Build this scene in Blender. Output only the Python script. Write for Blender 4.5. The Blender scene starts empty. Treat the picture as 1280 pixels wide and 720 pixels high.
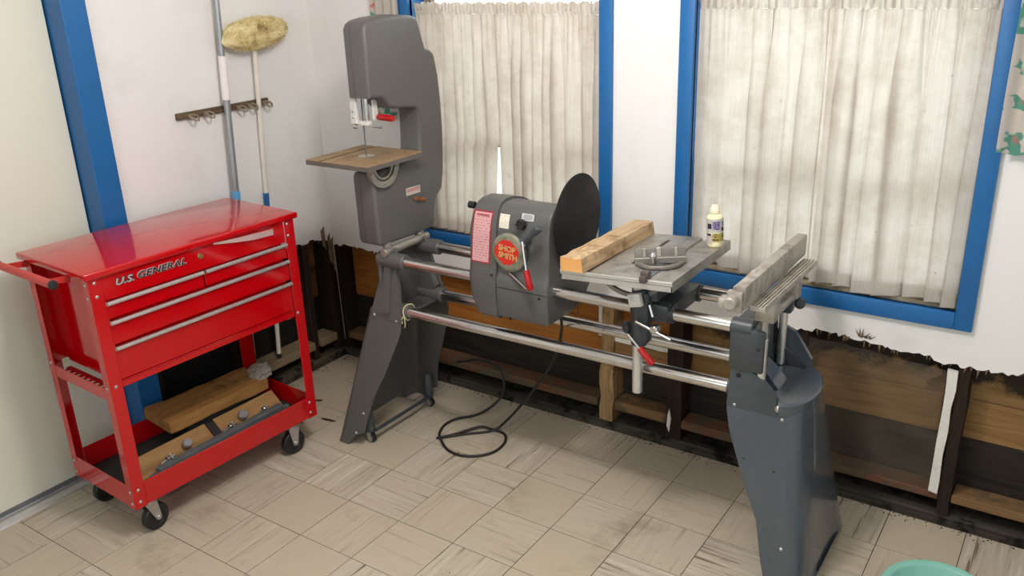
import bpy, bmesh, math, random
from mathutils import Vector, Matrix, Euler
random.seed(7)
PI = math.pi
scn = bpy.context.scene
COL = scn.collection

# ------------------------------------------------------------------ camera
cam = bpy.data.cameras.new('camera')
cam.sensor_width = 36.0
cam.lens = 1090.66 * 36.0 / 1280.0
cam.clip_start = 0.02
camo = bpy.data.objects.new('camera', cam)
COL.objects.link(camo)
camo.location = (1.51514, -2.26715, 1.74963)
camo.rotation_euler = (1.21265, 0.032463, 0.591388)
scn.camera = camo

# ------------------------------------------------------------------ sky, lights, exposure
world = bpy.data.worlds.new('overcast_sky')
world.use_nodes = True
scn.world = world
wb = world.node_tree.nodes['Background']
wb.inputs['Color'].default_value = (0.90, 0.96, 1.0, 1)
wb.inputs['Strength'].default_value = 3.1


def area_light(name, loc, rot, size, size_y, power, color):
    l = bpy.data.lights.new(name, 'AREA')
    l.shape = 'RECTANGLE'
    l.size = size
    l.size_y = size_y
    l.energy = power
    l.color = color
    o = bpy.data.objects.new(name, l)
    COL.objects.link(o)
    o.location = loc
    o.rotation_euler = rot
    return o


bulb = bpy.data.lights.new('ceiling_bulb_light', 'POINT')
bulb.shadow_soft_size = 0.11
bulb.energy = 54
bulb.color = (1.0, 0.945, 0.925)
bulbo = bpy.data.objects.new('ceiling_bulb_light', bulb)
COL.objects.link(bulbo)
bulbo.location = (0.48, -0.82, 2.18)
area_light('daylight_window_light', (2.66, -1.5, 1.45), (0, math.radians(90), 0), 1.3, 1.5, 9, (0.68, 0.86, 1.0))
area_light('rear_fill_light', (0.4, -3.12, 1.5), (math.radians(90), 0, 0), 1.5, 1.2, 15, (0.80, 0.96, 1.0))  # added cool fill from behind the camera, no window known there

vs = scn.view_settings
scn.display_settings.display_device = 'sRGB'
vs.view_transform = 'Standard'
vs.look = 'None'
vs.gamma = 1.0
vs.exposure = 0.0
vs.use_curve_mapping = False


# ------------------------------------------------------------------ colour and material helpers
def lin(r, g, b):
    def f(c):
        c /= 255.0
        return c / 12.92 if c <= 0.04045 else ((c + 0.055) / 1.055) ** 2.4
    return (f(r), f(g), f(b), 1.0)


def new_mat(name):
    m = bpy.data.materials.new(name)
    m.use_nodes = True
    nt = m.node_tree
    return m, nt, nt.nodes, nt.links, nt.nodes['Principled BSDF']


def ramp(nodes, stops):
    r = nodes.new('ShaderNodeValToRGB')
    e = r.color_ramp.elements
    while len(e) < len(stops):
        e.new(0.5)
    for k, (p, c) in enumerate(stops):
        e[k].position = p
        e[k].color = c
    return r


def mapping(nt, kind='Object', scale=(1, 1, 1), rot=(0, 0, 0)):
    tc = nt.nodes.new('ShaderNodeTexCoord')
    mp = nt.nodes.new('ShaderNodeMapping')
    mp.inputs['Scale'].default_value = scale
    mp.inputs['Rotation'].default_value = rot
    nt.links.new(tc.outputs[kind], mp.inputs['Vector'])
    return mp


def noise(nt, vec, scale, detail=4, rough=0.55, dist=0.0):
    n = nt.nodes.new('ShaderNodeTexNoise')
    n.inputs['Scale'].default_value = scale
    n.inputs['Detail'].default_value = detail
    n.inputs['Roughness'].default_value = rough
    n.inputs['Distortion'].default_value = dist
    if vec is not None:
        nt.links.new(vec, n.inputs['Vector'])
    return n


def mixc(nt, fac, a, b, mode='MIX'):
    m = nt.nodes.new('ShaderNodeMix')
    m.data_type = 'RGBA'
    m.blend_type = mode
    for s, v in ((0, fac), (6, a), (7, b)):
        if isinstance(v, (int, float)):
            m.inputs[s].default_value = v
        elif isinstance(v, tuple):
            m.inputs[s].default_value = v
        else:
            nt.links.new(v, m.inputs[s])
    return m.outputs[2]


def bump(nt, height, strength, dist, bsdf):
    b = nt.nodes.new('ShaderNodeBump')
    b.inputs['Strength'].default_value = strength
    b.inputs['Distance'].default_value = dist
    nt.links.new(height, b.inputs['Height'])
    nt.links.new(b.outputs['Normal'], bsdf.inputs['Normal'])
    return b


def plain(name, c, rough=0.5, metal=0.0, var=0.12, vscale=9.0, bstr=0.0, bscale=300.0, coat=0.0, rvar=0.0, dirt=None, dscale=6.0, dth=(0.55, 0.75)):
    """Painted / moulded / metal surface with a little mottling, optional grime and fine relief."""
    m, nt, N, L, B = new_mat(name)
    mp = mapping(nt)
    n = noise(nt, mp.outputs['Vector'], vscale)
    d = tuple(x * (1 - var) for x in c[:3]) + (1,)
    u = tuple(min(1, x * (1 + var)) for x in c[:3]) + (1,)
    r = ramp(N, [(0.3, d), (0.7, u)])
    L.new(n.outputs['Fac'], r.inputs['Fac'])
    out = r.outputs['Color']
    if dirt:
        n2 = noise(nt, mp.outputs['Vector'], dscale, 8, 0.65)
        r2 = ramp(N, [(dth[0], (0, 0, 0, 1)), (dth[1], (1, 1, 1, 1))])
        L.new(n2.outputs['Fac'], r2.inputs['Fac'])
        out = mixc(nt, r2.outputs['Color'], out, dirt)
    L.new(out, B.inputs['Base Color'])
    B.inputs['Roughness'].default_value = rough
    B.inputs['Metallic'].default_value = metal
    if coat:
        B.inputs['Coat Weight'].default_value = coat
        B.inputs['Coat Roughness'].default_value = 0.05
    if rvar:
        n3 = noise(nt, mp.outputs['Vector'], 14, 6)
        mr = N.new('ShaderNodeMapRange')
        mr.inputs['To Min'].default_value = max(0.02, rough - rvar)
        mr.inputs['To Max'].default_value = min(1, rough + rvar)
        L.new(n3.outputs['Fac'], mr.inputs['Value'])
        L.new(mr.outputs['Result'], B.inputs['Roughness'])
    if bstr:
        nb = noise(nt, mp.outputs['Vector'], bscale, 3)
        bump(nt, nb.outputs['Fac'], bstr, 0.001, B)
    return m


def wood(name, a, b, c=None, axis='x', scale=1.0, rough=0.7, stain=None, sth=(0.55, 0.72), sscale=5.0, bstr=0.25, stain_up=None):
    """Grain runs along `axis`; stain is blotchy discolouration fixed to the board."""
    m, nt, N, L, B = new_mat(name)
    sc = {'x': (1.2, 16, 16), 'y': (16, 1.2, 16), 'z': (16, 16, 1.2)}[axis]
    oi = N.new('ShaderNodeObjectInfo')
    mp = mapping(nt, 'Object', tuple(s * scale for s in sc))
    add = N.new('ShaderNodeVectorMath')
    add.operation = 'ADD'
    cmb = N.new('ShaderNodeCombineXYZ')
    mul = N.new('ShaderNodeMath')
    mul.operation = 'MULTIPLY'
    mul.inputs[1].default_value = 37.0
    L.new(oi.outputs['Random'], mul.inputs[0])
    for k in range(3):
        L.new(mul.outputs[0], cmb.inputs[k])
    L.new(mp.outputs['Vector'], add.inputs[0])
    L.new(cmb.outputs[0], add.inputs[1])
    n = noise(nt, add.outputs[0], 2.0, 8, 0.62, 1.2)
    stops = [(0.28, a), (0.72, b)] if c is None else [(0.25, a), (0.5, b), (0.78, c)]
    r = ramp(N, stops)
    L.new(n.outputs['Fac'], r.inputs['Fac'])
    out = r.outputs['Color']
    if stain:
        mp2 = mapping(nt, 'Object', (1, 1, 1))
        add2 = N.new('ShaderNodeVectorMath')
        add2.operation = 'ADD'
        L.new(mp2.outputs['Vector'], add2.inputs[0])
        L.new(cmb.outputs[0], add2.inputs[1])
        n2 = noise(nt, add2.outputs[0], sscale, 7, 0.62)
        fac = n2.outputs['Fac']
        if stain_up:
            sp = N.new('ShaderNodeSeparateXYZ')
            L.new(mp2.outputs['Vector'], sp.inputs[0])
            mr = N.new('ShaderNodeMapRange')
            mr.inputs['From Min'].default_value = stain_up[0]
            mr.inputs['From Max'].default_value = stain_up[1]
            mr.inputs['To Min'].default_value = -0.18
            mr.inputs['To Max'].default_value = 0.3
            L.new(sp.outputs['Z'], mr.inputs['Value'])
            ad = N.new('ShaderNodeMath')
            L.new(fac, ad.inputs[0])
            L.new(mr.outputs['Result'], ad.inputs[1])
            fac = ad.outputs[0]
        r2 = ramp(N, [(sth[0], (0, 0, 0, 1)), (sth[1], (1, 1, 1, 1))])
        L.new(fac, r2.inputs['Fac'])
        out = mixc(nt, r2.outputs['Color'], out, stain)
    L.new(out, B.inputs['Base Color'])
    B.inputs['Roughness'].default_value = rough
    B.inputs['Specular IOR Level'].default_value = 0.3
    bump(nt, n.outputs['Fac'], bstr, 0.002, B)
    return m


# --- materials
M = {}
M['red'] = plain('red_enamel', lin(186, 3, 13), 0.10, 0, 0.02, 4, coat=0.3)
M['red_grip'] = plain('red_plastic_grip', lin(170, 16, 22), 0.28, 0, 0.1, 40)
M['red_handle'] = plain('red_painted_bar', lin(196, 50, 44), 0.4, 0, 0.05, 10)
M['grey'] = plain('grey_hammered_enamel', lin(88, 87, 85), 0.38, 0.0, 0.06, 60, bstr=0.05, bscale=420, rvar=0.08, dirt=lin(70, 66, 58), dscale=5, dth=(0.6, 0.85))
M['greyleg'] = plain('blue_grey_enamel', lin(74, 81, 88), 0.20, 0.0, 0.05, 40, rvar=0.05, coat=0.4, dirt=lin(64, 66, 68), dscale=4, dth=(0.55, 0.9))
M['greydark'] = plain('dark_grey_enamel', lin(62, 66, 70), 0.38, 0, 0.07, 40)
M['saw'] = plain('warm_grey_enamel', lin(92, 89, 86), 0.42, 0, 0.05, 7, bstr=0.06, bscale=380, rvar=0.06)
M['chrome'] = plain('polished_steel', lin(205, 205, 205), 0.16, 1.0, 0.05, 30, rvar=0.05)
M['tube'] = plain('ground_steel_tube', lin(214, 211, 208), 0.20, 1.0, 0.06, 20, rvar=0.05, dirt=lin(130, 118, 104), dscale=18, dth=(0.62, 0.82))
M['alu'] = plain('brushed_aluminium', lin(216, 216, 214), 0.34, 0.75, 0.05, 50)
M['castalu'] = plain('cast_aluminium', lin(176, 172, 164), 0.46, 0.75, 0.10, 26, bstr=0.12, bscale=140, dirt=lin(112, 102, 88), dscale=12, dth=(0.5, 0.78))
M['oldalu'] = plain('weathered_aluminium', lin(178, 172, 162), 0.55, 0.45, 0.10, 30, bstr=0.1, bscale=120, dirt=lin(120, 108, 92), dscale=13, dth=(0.5, 0.75))
M['gaugegrey'] = plain('dull_gauge_casting', lin(136, 132, 124), 0.5, 0.5, 0.12, 40, dirt=lin(90, 84, 76), dscale=20, dth=(0.5, 0.75))
M['gaugedark'] = plain('dark_worn_casting', lin(92, 82, 78), 0.5, 0.3, 0.2, 60)
M['zinc'] = plain('zinc_plated_steel', lin(190, 190, 190), 0.32, 0.9, 0.08, 40)
M['black'] = plain('black_rubber', lin(26, 26, 27), 0.5, 0, 0.15, 30)
M['blackmat'] = plain('black_liner', lin(30, 32, 32), 0.75, 0, 0.2, 60)
M['blackplastic'] = plain('black_plastic', lin(32, 31, 31), 0.35, 0, 0.1, 30)
M['cord'] = plain('black_cord_rubber', lin(34, 31, 28), 0.55, 0, 0.2, 60)
M['white'] = plain('white_metal_bracket', lin(214, 212, 206), 0.45, 0.1, 0.06, 30, dirt=lin(150, 140, 120), dscale=30, dth=(0.6, 0.8))
M['whitepole'] = plain('cream_painted_pole', lin(226, 218, 204), 0.45, 0, 0.05, 14, dirt=lin(176, 160, 136), dscale=14, dth=(0.62, 0.85))
M['whitesleeve'] = plain('white_plastic_sleeve', lin(236, 228, 226), 0.5, 0, 0.03, 14)
M['greypole'] = plain('grey_metal_pole', lin(158, 160, 162), 0.35, 0.6, 0.05, 14)
M['bluegrip'] = plain('pale_blue_plastic', lin(96, 166, 214), 0.45, 0, 0.08, 30)
M['bluegrip2'] = plain('blue_plastic', lin(36, 100, 160), 0.45, 0, 0.2, 60)
M['trim'] = plain('blue_gloss_paint', lin(26, 99, 160), 0.36, 0, 0.08, 5, bstr=0.08, bscale=60, dirt=lin(40, 92, 142), dscale=3.0, dth=(0.5, 0.8))
M['sashpaint'] = plain('grimy_sash_paint', lin(150, 136, 110), 0.7, 0, 0.2, 12, dirt=lin(84, 62, 40), dscale=9, dth=(0.45, 0.7))
M['teal'] = plain('teal_plastic', lin(128, 186, 170), 0.38, 0, 0.03, 6)
M['string'] = plain('cream_string', lin(220, 206, 160), 0.8, 0, 0.1, 60)
M['rust'] = plain('rusty_lever', lin(150, 92, 52), 0.6, 0.3, 0.3, 60)
M['paper'] = plain('torn_wallboard_paper', lin(122, 98, 76), 0.9, 0, 0.35, 40)
M['crumbs'] = plain('dark_wood_crumbs', lin(70, 52, 36), 0.95, 0, 0.5, 30)
M['plate'] = plain('silver_name_plate', lin(206, 206, 204), 0.4, 0.3, 0.05, 80)
M['copper'] = plain('copper_rod', lin(160, 110, 70), 0.4, 0.8, 0.1, 40)
M['emblem'] = plain('bright_emblem_plating', lin(226, 226, 224), 0.30, 0.6, 0.05, 60)
M['brass'] = plain('brass_lock', lin(170, 150, 100), 0.35, 0.8, 0.2, 80)
M['knobgrey'] = plain('grey_zinc_knob', lin(150, 150, 152), 0.4, 0.6, 0.1, 40)
M['bargrey'] = plain('dull_steel_bar', lin(112, 118, 120), 0.45, 0.35, 0.1, 20)
M['badge_red'] = plain('red_badge_enamel', lin(206, 40, 30), 0.35, 0, 0.04, 30)
M['badge_tan'] = plain('tan_badge_lettering', lin(206, 170, 110), 0.4, 0.2, 0.06, 60)
M['greendial'] = plain('worn_dial_metal', lin(150, 148, 128), 0.45, 0.45, 0.14, 40, dirt=lin(100, 122, 102), dscale=26, dth=(0.5, 0.66))

M['plank_up'] = wood('orange_sheathing_board', lin(112, 82, 48), lin(140, 106, 64), lin(160, 126, 82), 'x', 1, 0.8, stain=lin(52, 43, 31), sth=(0.42, 0.53), sscale=8, stain_up=(-.05, .07))
M['plank_mid'] = wood('amber_sheathing_board', lin(110, 80, 46), lin(140, 106, 64), lin(158, 124, 82), 'x', 1, 0.8, stain=lin(70, 52, 34), sth=(0.6, 0.82), sscale=5)
M['plank_orange'] = wood('orange_sheathing_board', lin(140, 82, 32), lin(176, 112, 48), lin(192, 130, 62), 'x', 1, 0.75, stain=lin(86, 54, 26), sth=(0.62, 0.8), sscale=5)
M['plank_low'] = wood('dark_sheathing_board', lin(26, 22, 19), lin(44, 37, 31), lin(60, 50, 41), 'x', 1, 0.85)
M['plank_felt'] = wood('black_felted_board', lin(16, 15, 14), lin(26, 24, 22), lin(36, 32, 28), 'y', 1, 0.9)
M['plank_left'] = wood('brown_sheathing_board', lin(92, 58, 28), lin(120, 78, 38), lin(136, 92, 48), 'y', 1, 0.8, stain=lin(24, 20, 16), sth=(0.5, 0.62), sscale=7)
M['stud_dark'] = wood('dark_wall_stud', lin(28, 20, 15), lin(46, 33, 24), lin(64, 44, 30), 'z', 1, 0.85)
M['stud_light'] = wood('rough_sawn_stud', lin(112, 88, 58), lin(150, 120, 82), lin(176, 148, 108), 'z', 1.2, 0.85, stain=lin(70, 50, 30), sth=(0.58, 0.7), sscale=9)
M['ledger_red'] = wood('reddish_nailer_block', lin(84, 54, 40), lin(108, 70, 52), lin(122, 94, 72), 'x', 1, 0.85, stain=lin(92, 80, 62), sth=(0.46, 0.58), sscale=12)
M['ledger_tan'] = wood('tan_nailer_block', lin(96, 72, 46), lin(124, 94, 62), lin(142, 114, 80), 'x', 1, 0.85, stain=lin(86, 74, 56), sth=(0.48, 0.62), sscale=10)
M['ledger_grey'] = wood('grey_dusty_nailer', lin(112, 94, 70), lin(138, 120, 94), lin(154, 138, 112), 'y', 1, 0.9)
M['sole'] = wood('dirty_sole_plate', lin(40, 36, 31), lin(66, 60, 52), lin(86, 78, 66), 'x', 1, 0.9, stain=lin(22, 18, 14), sth=(0.5, 0.6), sscale=12)
M['sole_y'] = wood('dirty_sole_plate_side', lin(48, 43, 36), lin(80, 72, 58), lin(102, 92, 74), 'y', 1, 0.9, stain=lin(24, 20, 15), sth=(0.5, 0.6), sscale=12)
M['plankwood'] = wood('weathered_pine_plank', lin(148, 118, 84), lin(188, 160, 124), lin(206, 184, 152), 'y', 1, 0.8, stain=lin(120, 88, 56), sth=(0.54, 0.66), sscale=9)
M['pine_end'] = wood('fresh_pine_end', lin(196, 132, 70), lin(222, 162, 96), lin(230, 178, 118), 'x', 0.8, 0.75)
M['beam'] = wood('honey_timber_offcut', lin(124, 86, 44), lin(158, 114, 62), lin(178, 136, 82), 'y', 1, 0.8, stain=lin(98, 64, 32), sth=(0.54, 0.68), sscale=9)
M['board'] = wood('tan_hardware_board', lin(128, 94, 56), lin(156, 118, 74), lin(172, 136, 92), 'y', 1, 0.8)
M['sawtable'] = wood('tan_worn_saw_table', lin(118, 92, 66), lin(146, 118, 86), lin(160, 134, 102), 'y', 0.6, 0.55, stain=lin(96, 80, 66), sth=(0.52, 0.75), sscale=9, bstr=0.08)
M['sawtable_edge'] = plain('grey_saw_table_edge', lin(104, 98, 92), 0.5, 0.2, 0.1, 20)


def floor_tile_mat():
    m, nt, N, L, B = new_mat('streaked_vinyl_tile')
    oi = N.new('ShaderNodeObjectInfo')
    mul = N.new('ShaderNodeMath')
    mul.operation = 'MULTIPLY'
    mul.inputs[1].default_value = 61.0
    L.new(oi.outputs['Random'], mul.inputs[0])

    def n4(scale_vec, s, det, rough, dist=0):
        mp = mapping(nt, 'Object', scale_vec)
        n = N.new('ShaderNodeTexNoise')
        n.noise_dimensions = '4D'
        n.inputs['Scale'].default_value = s
        n.inputs['Detail'].default_value = det
        n.inputs['Roughness'].default_value = rough
        n.inputs['Distortion'].default_value = dist
        L.new(mp.outputs['Vector'], n.inputs['Vector'])
        L.new(mul.outputs[0], n.inputs['W'])
        return n.outputs['Fac']
    streak = n4((1.1, 17, 1), 2.8, 6, 0.62, 0.2)
    thin = n4((1.2, 32, 1), 2.2, 5, 0.62, 0.25)
    cloud = n4((1, 1, 1), 9, 5, 0.6)
    r1 = ramp(N, [(0.26, lin(140, 128, 112)), (0.43, lin(186, 174, 155)), (0.58, lin(197, 186, 168)), (0.74, lin(228, 221, 208))])
    L.new(streak, r1.inputs['Fac'])
    base = mixc(nt, oi.outputs['Random'], r1.outputs['Color'], lin(189, 176, 154))
    # dark thin veins
    r2 = ramp(N, [(0.36, (1, 1, 1, 1)), (0.42, (0, 0, 0, 1))])
    L.new(thin, r2.inputs['Fac'])
    inv = N.new('ShaderNodeMath')
    inv.operation = 'SUBTRACT'
    inv.inputs[0].default_value = 1.0
    L.new(oi.outputs['Random'], inv.inputs[1])
    mm = N.new('ShaderNodeMath')
    mm.operation = 'MULTIPLY'
    L.new(r2.outputs['Color'], mm.inputs[0])
    L.new(inv.outputs[0], mm.inputs[1])
    base = mixc(nt, mm.outputs[0], base, lin(112, 96, 78))
    # light veins
    r3 = ramp(N, [(0.66, (0, 0, 0, 1)), (0.74, (1, 1, 1, 1))])
    L.new(thin, r3.inputs['Fac'])
    m3 = N.new('ShaderNodeMath')
    m3.operation = 'MULTIPLY'
    m3.inputs[1].default_value = 0.75
    L.new(r3.outputs['Color'], m3.inputs[0])
    base = mixc(nt, m3.outputs[0], base, lin(214, 206, 192))
    # grime fixed to the floor
    geo = N.new('ShaderNodeNewGeometry')
    g = noise(nt, geo.outputs['Position'], 3.2, 9, 0.66)
    r4 = ramp(N, [(0.56, (0, 0, 0, 1)), (0.84, (1, 1, 1, 1))])
    L.new(g.outputs['Fac'], r4.inputs['Fac'])
    base = mixc(nt, r4.outputs['Color'], base, lin(128, 112, 88))
    g2 = noise(nt, geo.outputs['Position'], 26, 5, 0.7)
    r5 = ramp(N, [(0.70, (0, 0, 0, 1)), (0.76, (1, 1, 1, 1))])
    L.new(g2.outputs['Fac'], r5.inputs['Fac'])
    m5 = N.new('ShaderNodeMath')
    m5.operation = 'MULTIPLY'
    m5.inputs[1].default_value = 0.5
    L.new(r5.outputs['Color'], m5.inputs[0])
    base = mixc(nt, m5.outputs[0], base, lin(96, 78, 56))
    L.new(base, B.inputs['Base Color'])
    mr = N.new('ShaderNodeMapRange')
    mr.inputs['To Min'].default_value = 0.32
    mr.inputs['To Max'].default_value = 0.62
    L.new(cloud, mr.inputs['Value'])
    L.new(mr.outputs['Result'], B.inputs['Roughness'])
    B.inputs['Specular IOR Level'].default_value = 0.35
    return m


M['tile'] = floor_tile_mat()
M['grout'] = plain('dark_tile_joint', lin(52, 42, 31), 0.9, 0, 0.3, 20)
M['wall'] = plain('white_wall_paint', lin(233, 230, 226), 0.6, 0, 0.015, 2.5, bstr=0.15, bscale=90, dirt=lin(214, 209, 204), dscale=4, dth=(0.55, 0.95))
M['ceil'] = plain('white_ceiling_paint', lin(228, 226, 222), 0.8, 0, 0.02, 3)
M['door'] = plain('cream_door_paint', lin(222, 220, 204), 0.5, 0, 0.012, 3, dirt=lin(196, 190, 172), dscale=3.5, dth=(0.62, 0.95))
M['chalk'] = plain('white_painted_wallboard', lin(226, 222, 214), 0.7, 0, 0.05, 20, dirt=lin(120, 96, 70), dscale=16, dth=(0.62, 0.72))


def curtain_mat(name, base, dirtc, trans=0.5):
    m, nt, N, L, B = new_mat(name)
    mp = mapping(nt, 'Object', (1, 1, 1))
    n = noise(nt, mp.outputs['Vector'], 7, 8, 0.65)
    r = ramp(N, [(0.45, base), (0.75, dirtc)])
    L.new(n.outputs['Fac'], r.inputs['Fac'])
    mps = mapping(nt, 'Object', (220, 1, 3))
    ns = noise(nt, mps.outputs['Vector'], 1.0, 3)
    rs = ramp(N, [(0.3, (0.92, 0.91, 0.90, 1)), (0.6, (1, 1, 1, 1))])
    L.new(ns.outputs['Fac'], rs.inputs['Fac'])
    col = mixc(nt, 1.0, r.outputs['Color'], rs.outputs['Color'], 'MULTIPLY')
    sp = noise(nt, mp.outputs['Vector'], 38, 4, 0.6)
    r3 = ramp(N, [(0.70, (0, 0, 0, 1)), (0.76, (1, 1, 1, 1))])
    L.new(sp.outputs['Fac'], r3.inputs['Fac'])
    col = mixc(nt, r3.outputs['Color'], col, lin(150, 128, 110))
    L.new(col, B.inputs['Base Color'])
    B.inputs['Roughness'].default_value = 0.9
    B.inputs['Specular IOR Level'].default_value = 0.1
    t = N.new('ShaderNodeBsdfTranslucent')
    L.new(col, t.inputs['Color'])
    ms = N.new('ShaderNodeMixShader')
    ms.inputs[0].default_value = trans
    out = N['Material Output']
    L.new(B.outputs[0], ms.inputs[1])
    L.new(t.outputs[0], ms.inputs[2])
    L.new(ms.outputs[0], out.inputs['Surface'])
    return m


M['curtain'] = curtain_mat('grimy_cream_curtain', lin(216, 206, 194), lin(188, 175, 158), 0.28)
M['curtain2'] = curtain_mat('thin_cream_curtain', lin(217, 210, 201), lin(190, 178, 162), 0.38)


def floral_mat():
    m, nt, N, L, B = new_mat('floral_chintz')
    mp = mapping(nt, 'Object', (1, 0.3, 1))
    d = noise(nt, mp.outputs['Vector'], 9, 3)
    v = N.new('ShaderNodeVectorMath')
    v.operation = 'MULTIPLY_ADD'
    v.inputs[1].default_value = (0.10, 0.10, 0.10)
    L.new(d.outputs['Color'], v.inputs[0])
    L.new(mp.outputs['Vector'], v.inputs[2])
    w = N.new('ShaderNodeTexWave')
    w.wave_type = 'RINGS'
    w.inputs['Scale'].default_value = 2.7
    w.inputs['Distortion'].default_value = 9
    w.inputs['Detail'].default_value = 2
    L.new(v.outputs[0], w.inputs['Vector'])
    r1 = ramp(N, [(0.66, (0, 0, 0, 1)), (0.74, (1, 1, 1, 1))])
    L.new(w.outputs['Color'], r1.inputs['Fac'])
    n1 = noise(nt, mp.outputs['Vector'], 22, 2)
    r1b = ramp(N, [(0.45, (0, 0, 0, 1)), (0.49, (1, 1, 1, 1))])
    L.new(n1.outputs['Fac'], r1b.inputs['Fac'])
    mm = N.new('ShaderNodeMath')
    mm.operation = 'MULTIPLY'
    L.new(r1.outputs['Color'], mm.inputs[0])
    L.new(r1b.outputs['Color'], mm.inputs[1])
    col = mixc(nt, mm.outputs[0], lin(232, 222, 212), lin(112, 180, 158))
    vo = N.new('ShaderNodeTexVoronoi')
    vo.inputs['Scale'].default_value = 15
    L.new(v.outputs[0], vo.inputs['Vector'])
    r2 = ramp(N, [(0.20, (1, 1, 1, 1)), (0.28, (0, 0, 0, 1))])
    L.new(vo.outputs['Distance'], r2.inputs['Fac'])
    n2 = noise(nt, mp.outputs['Vector'], 8, 2)
    r2b = ramp(N, [(0.46, (0, 0, 0, 1)), (0.54, (1, 1, 1, 1))])
    L.new(n2.outputs['Fac'], r2b.inputs['Fac'])
    m2 = N.new('ShaderNodeMath')
    m2.operation = 'MULTIPLY'
    L.new(r2.outputs['Color'], m2.inputs[0])
    L.new(r2b.outputs['Color'], m2.inputs[1])
    col = mixc(nt, m2.outputs[0], col, lin(226, 120, 126))
    L.new(col, B.inputs['Base Color'])
    B.inputs['Roughness'].default_value = 0.85
    return m


M['floral'] = floral_mat()


def glass_mat(name, tint=(1, 1, 1, 1), gloss=0.08, rough=0.02):
    m, nt, N, L, B = new_mat(name)
    t = N.new('ShaderNodeBsdfTransparent')
    t.inputs['Color'].default_value = tint
    g = N.new('ShaderNodeBsdfGlossy')
    g.inputs['Roughness'].default_value = rough
    ms = N.new('ShaderNodeMixShader')
    ms.inputs[0].default_value = gloss
    L.new(t.outputs[0], ms.inputs[1])
    L.new(g.outputs[0], ms.inputs[2])
    L.new(ms.outputs[0], N['Material Output'].inputs['Surface'])
    return m


M['glass'] = glass_mat('window_glass', (0.96, 0.98, 0.97, 1), 0.06)


def plastic_sheet_mat(name='hazy_plastic_film', fog=0.16, colr=lin(150, 138, 122)):
    m, nt, N, L, B = new_mat(name)
    mp = mapping(nt, 'Object', (1, 1, 1))
    n = noise(nt, mp.outputs['Vector'], 6, 5, 0.6, 0.8)
    B.inputs['Base Color'].default_value = colr
    B.inputs['Roughness'].default_value = 0.22
    bump(nt, n.outputs['Fac'], 0.5, 0.02, B)
    t = N.new('ShaderNodeBsdfTransparent')
    t.inputs['Color'].default_value = (0.92, 0.90, 0.87, 1)
    mr = N.new('ShaderNodeMapRange')
    mr.inputs['To Min'].default_value = max(0, fog - 0.12)
    mr.inputs['To Max'].default_value = fog + 0.16
    L.new(n.outputs['Fac'], mr.inputs['Value'])
    ms = N.new('ShaderNodeMixShader')
    L.new(mr.outputs['Result'], ms.inputs[0])
    L.new(t.outputs[0], ms.inputs[1])
    L.new(B.outputs[0], ms.inputs[2])
    L.new(ms.outputs[0], N['Material Output'].inputs['Surface'])
    return m


M['film'] = plastic_sheet_mat()
M['bag'] = plastic_sheet_mat('clear_bag_film', 0.42, lin(196, 190, 180))
M['tape'] = plastic_sheet_mat('peeling_film_strip', 0.72, lin(240, 226, 222))


def disc_mat():
    m, nt, N, L, B = new_mat('worn_sanding_disc')
    mp = mapping(nt, 'Object', (1, 1, 1))
    n = noise(nt, mp.outputs['Vector'], 7, 8, 0.68, 0.6)
    r = ramp(N, [(0.36, lin(11, 10, 9)), (0.55, lin(22, 19, 17)), (0.75, lin(44, 37, 31))])
    L.new(n.outputs['Fac'], r.inputs['Fac'])
    L.new(r.outputs['Color'], B.inputs['Base Color'])
    B.inputs['Specular IOR Level'].default_value = 0.3
    n2 = noise(nt, mp.outputs['Vector'], 8, 6)
    mr = N.new('ShaderNodeMapRange')
    mr.inputs['To Min'].default_value = 0.25
    mr.inputs['To Max'].default_value = 0.75
    L.new(n2.outputs['Fac'], mr.inputs['Value'])
    L.new(mr.outputs['Result'], B.inputs['Roughness'])
    return m


M['disc'] = disc_mat()


def print_mat(name, paper, ink, rows=120.0, head=None, cols=140.0, thresh=0.52):
    """Paper label with rows of small print: bands across Z broken up into word-like runs."""
    m, nt, N, L, B = new_mat(name)
    tc = N.new('ShaderNodeTexCoord')
    sp = N.new('ShaderNodeSeparateXYZ')
    L.new(tc.outputs['Object'], sp.inputs[0])
    mu = N.new('ShaderNodeMath')
    mu.operation = 'MULTIPLY'
    mu.inputs[1].default_value = rows
    L.new(sp.outputs['Z'], mu.inputs[0])
    fr = N.new('ShaderNodeMath')
    fr.operation = 'FRACT'
    L.new(mu.outputs[0], fr.inputs[0])
    gt = N.new('ShaderNodeMath')
    gt.operation = 'GREATER_THAN'
    gt.inputs[1].default_value = 0.5
    L.new(fr.outputs[0], gt.inputs[0])
    fl = N.new('ShaderNodeMath')
    fl.operation = 'FLOOR'
    L.new(mu.outputs[0], fl.inputs[0])
    cb = N.new('ShaderNodeCombineXYZ')
    mx = N.new('ShaderNodeMath')
    mx.operation = 'MULTIPLY'
    mx.inputs[1].default_value = cols
    L.new(sp.outputs['X'], mx.inputs[0])
    L.new(mx.outputs[0], cb.inputs[0])
    L.new(fl.outputs[0], cb.inputs[1])
    n = noise(nt, cb.outputs[0], 1.0, 1)
    g2 = N.new('ShaderNodeMath')
    g2.operation = 'LESS_THAN'
    g2.inputs[1].default_value = thresh
    L.new(n.outputs['Fac'], g2.inputs[0])
    mm = N.new('ShaderNodeMath')
    mm.operation = 'MULTIPLY'
    L.new(gt.outputs[0], mm.inputs[0])
    L.new(g2.outputs[0], mm.inputs[1])
    col = mixc(nt, mm.outputs[0], paper, ink)
    L.new(col, B.inputs['Base Color'])
    B.inputs['Roughness'].default_value = 0.5
    return m


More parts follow.
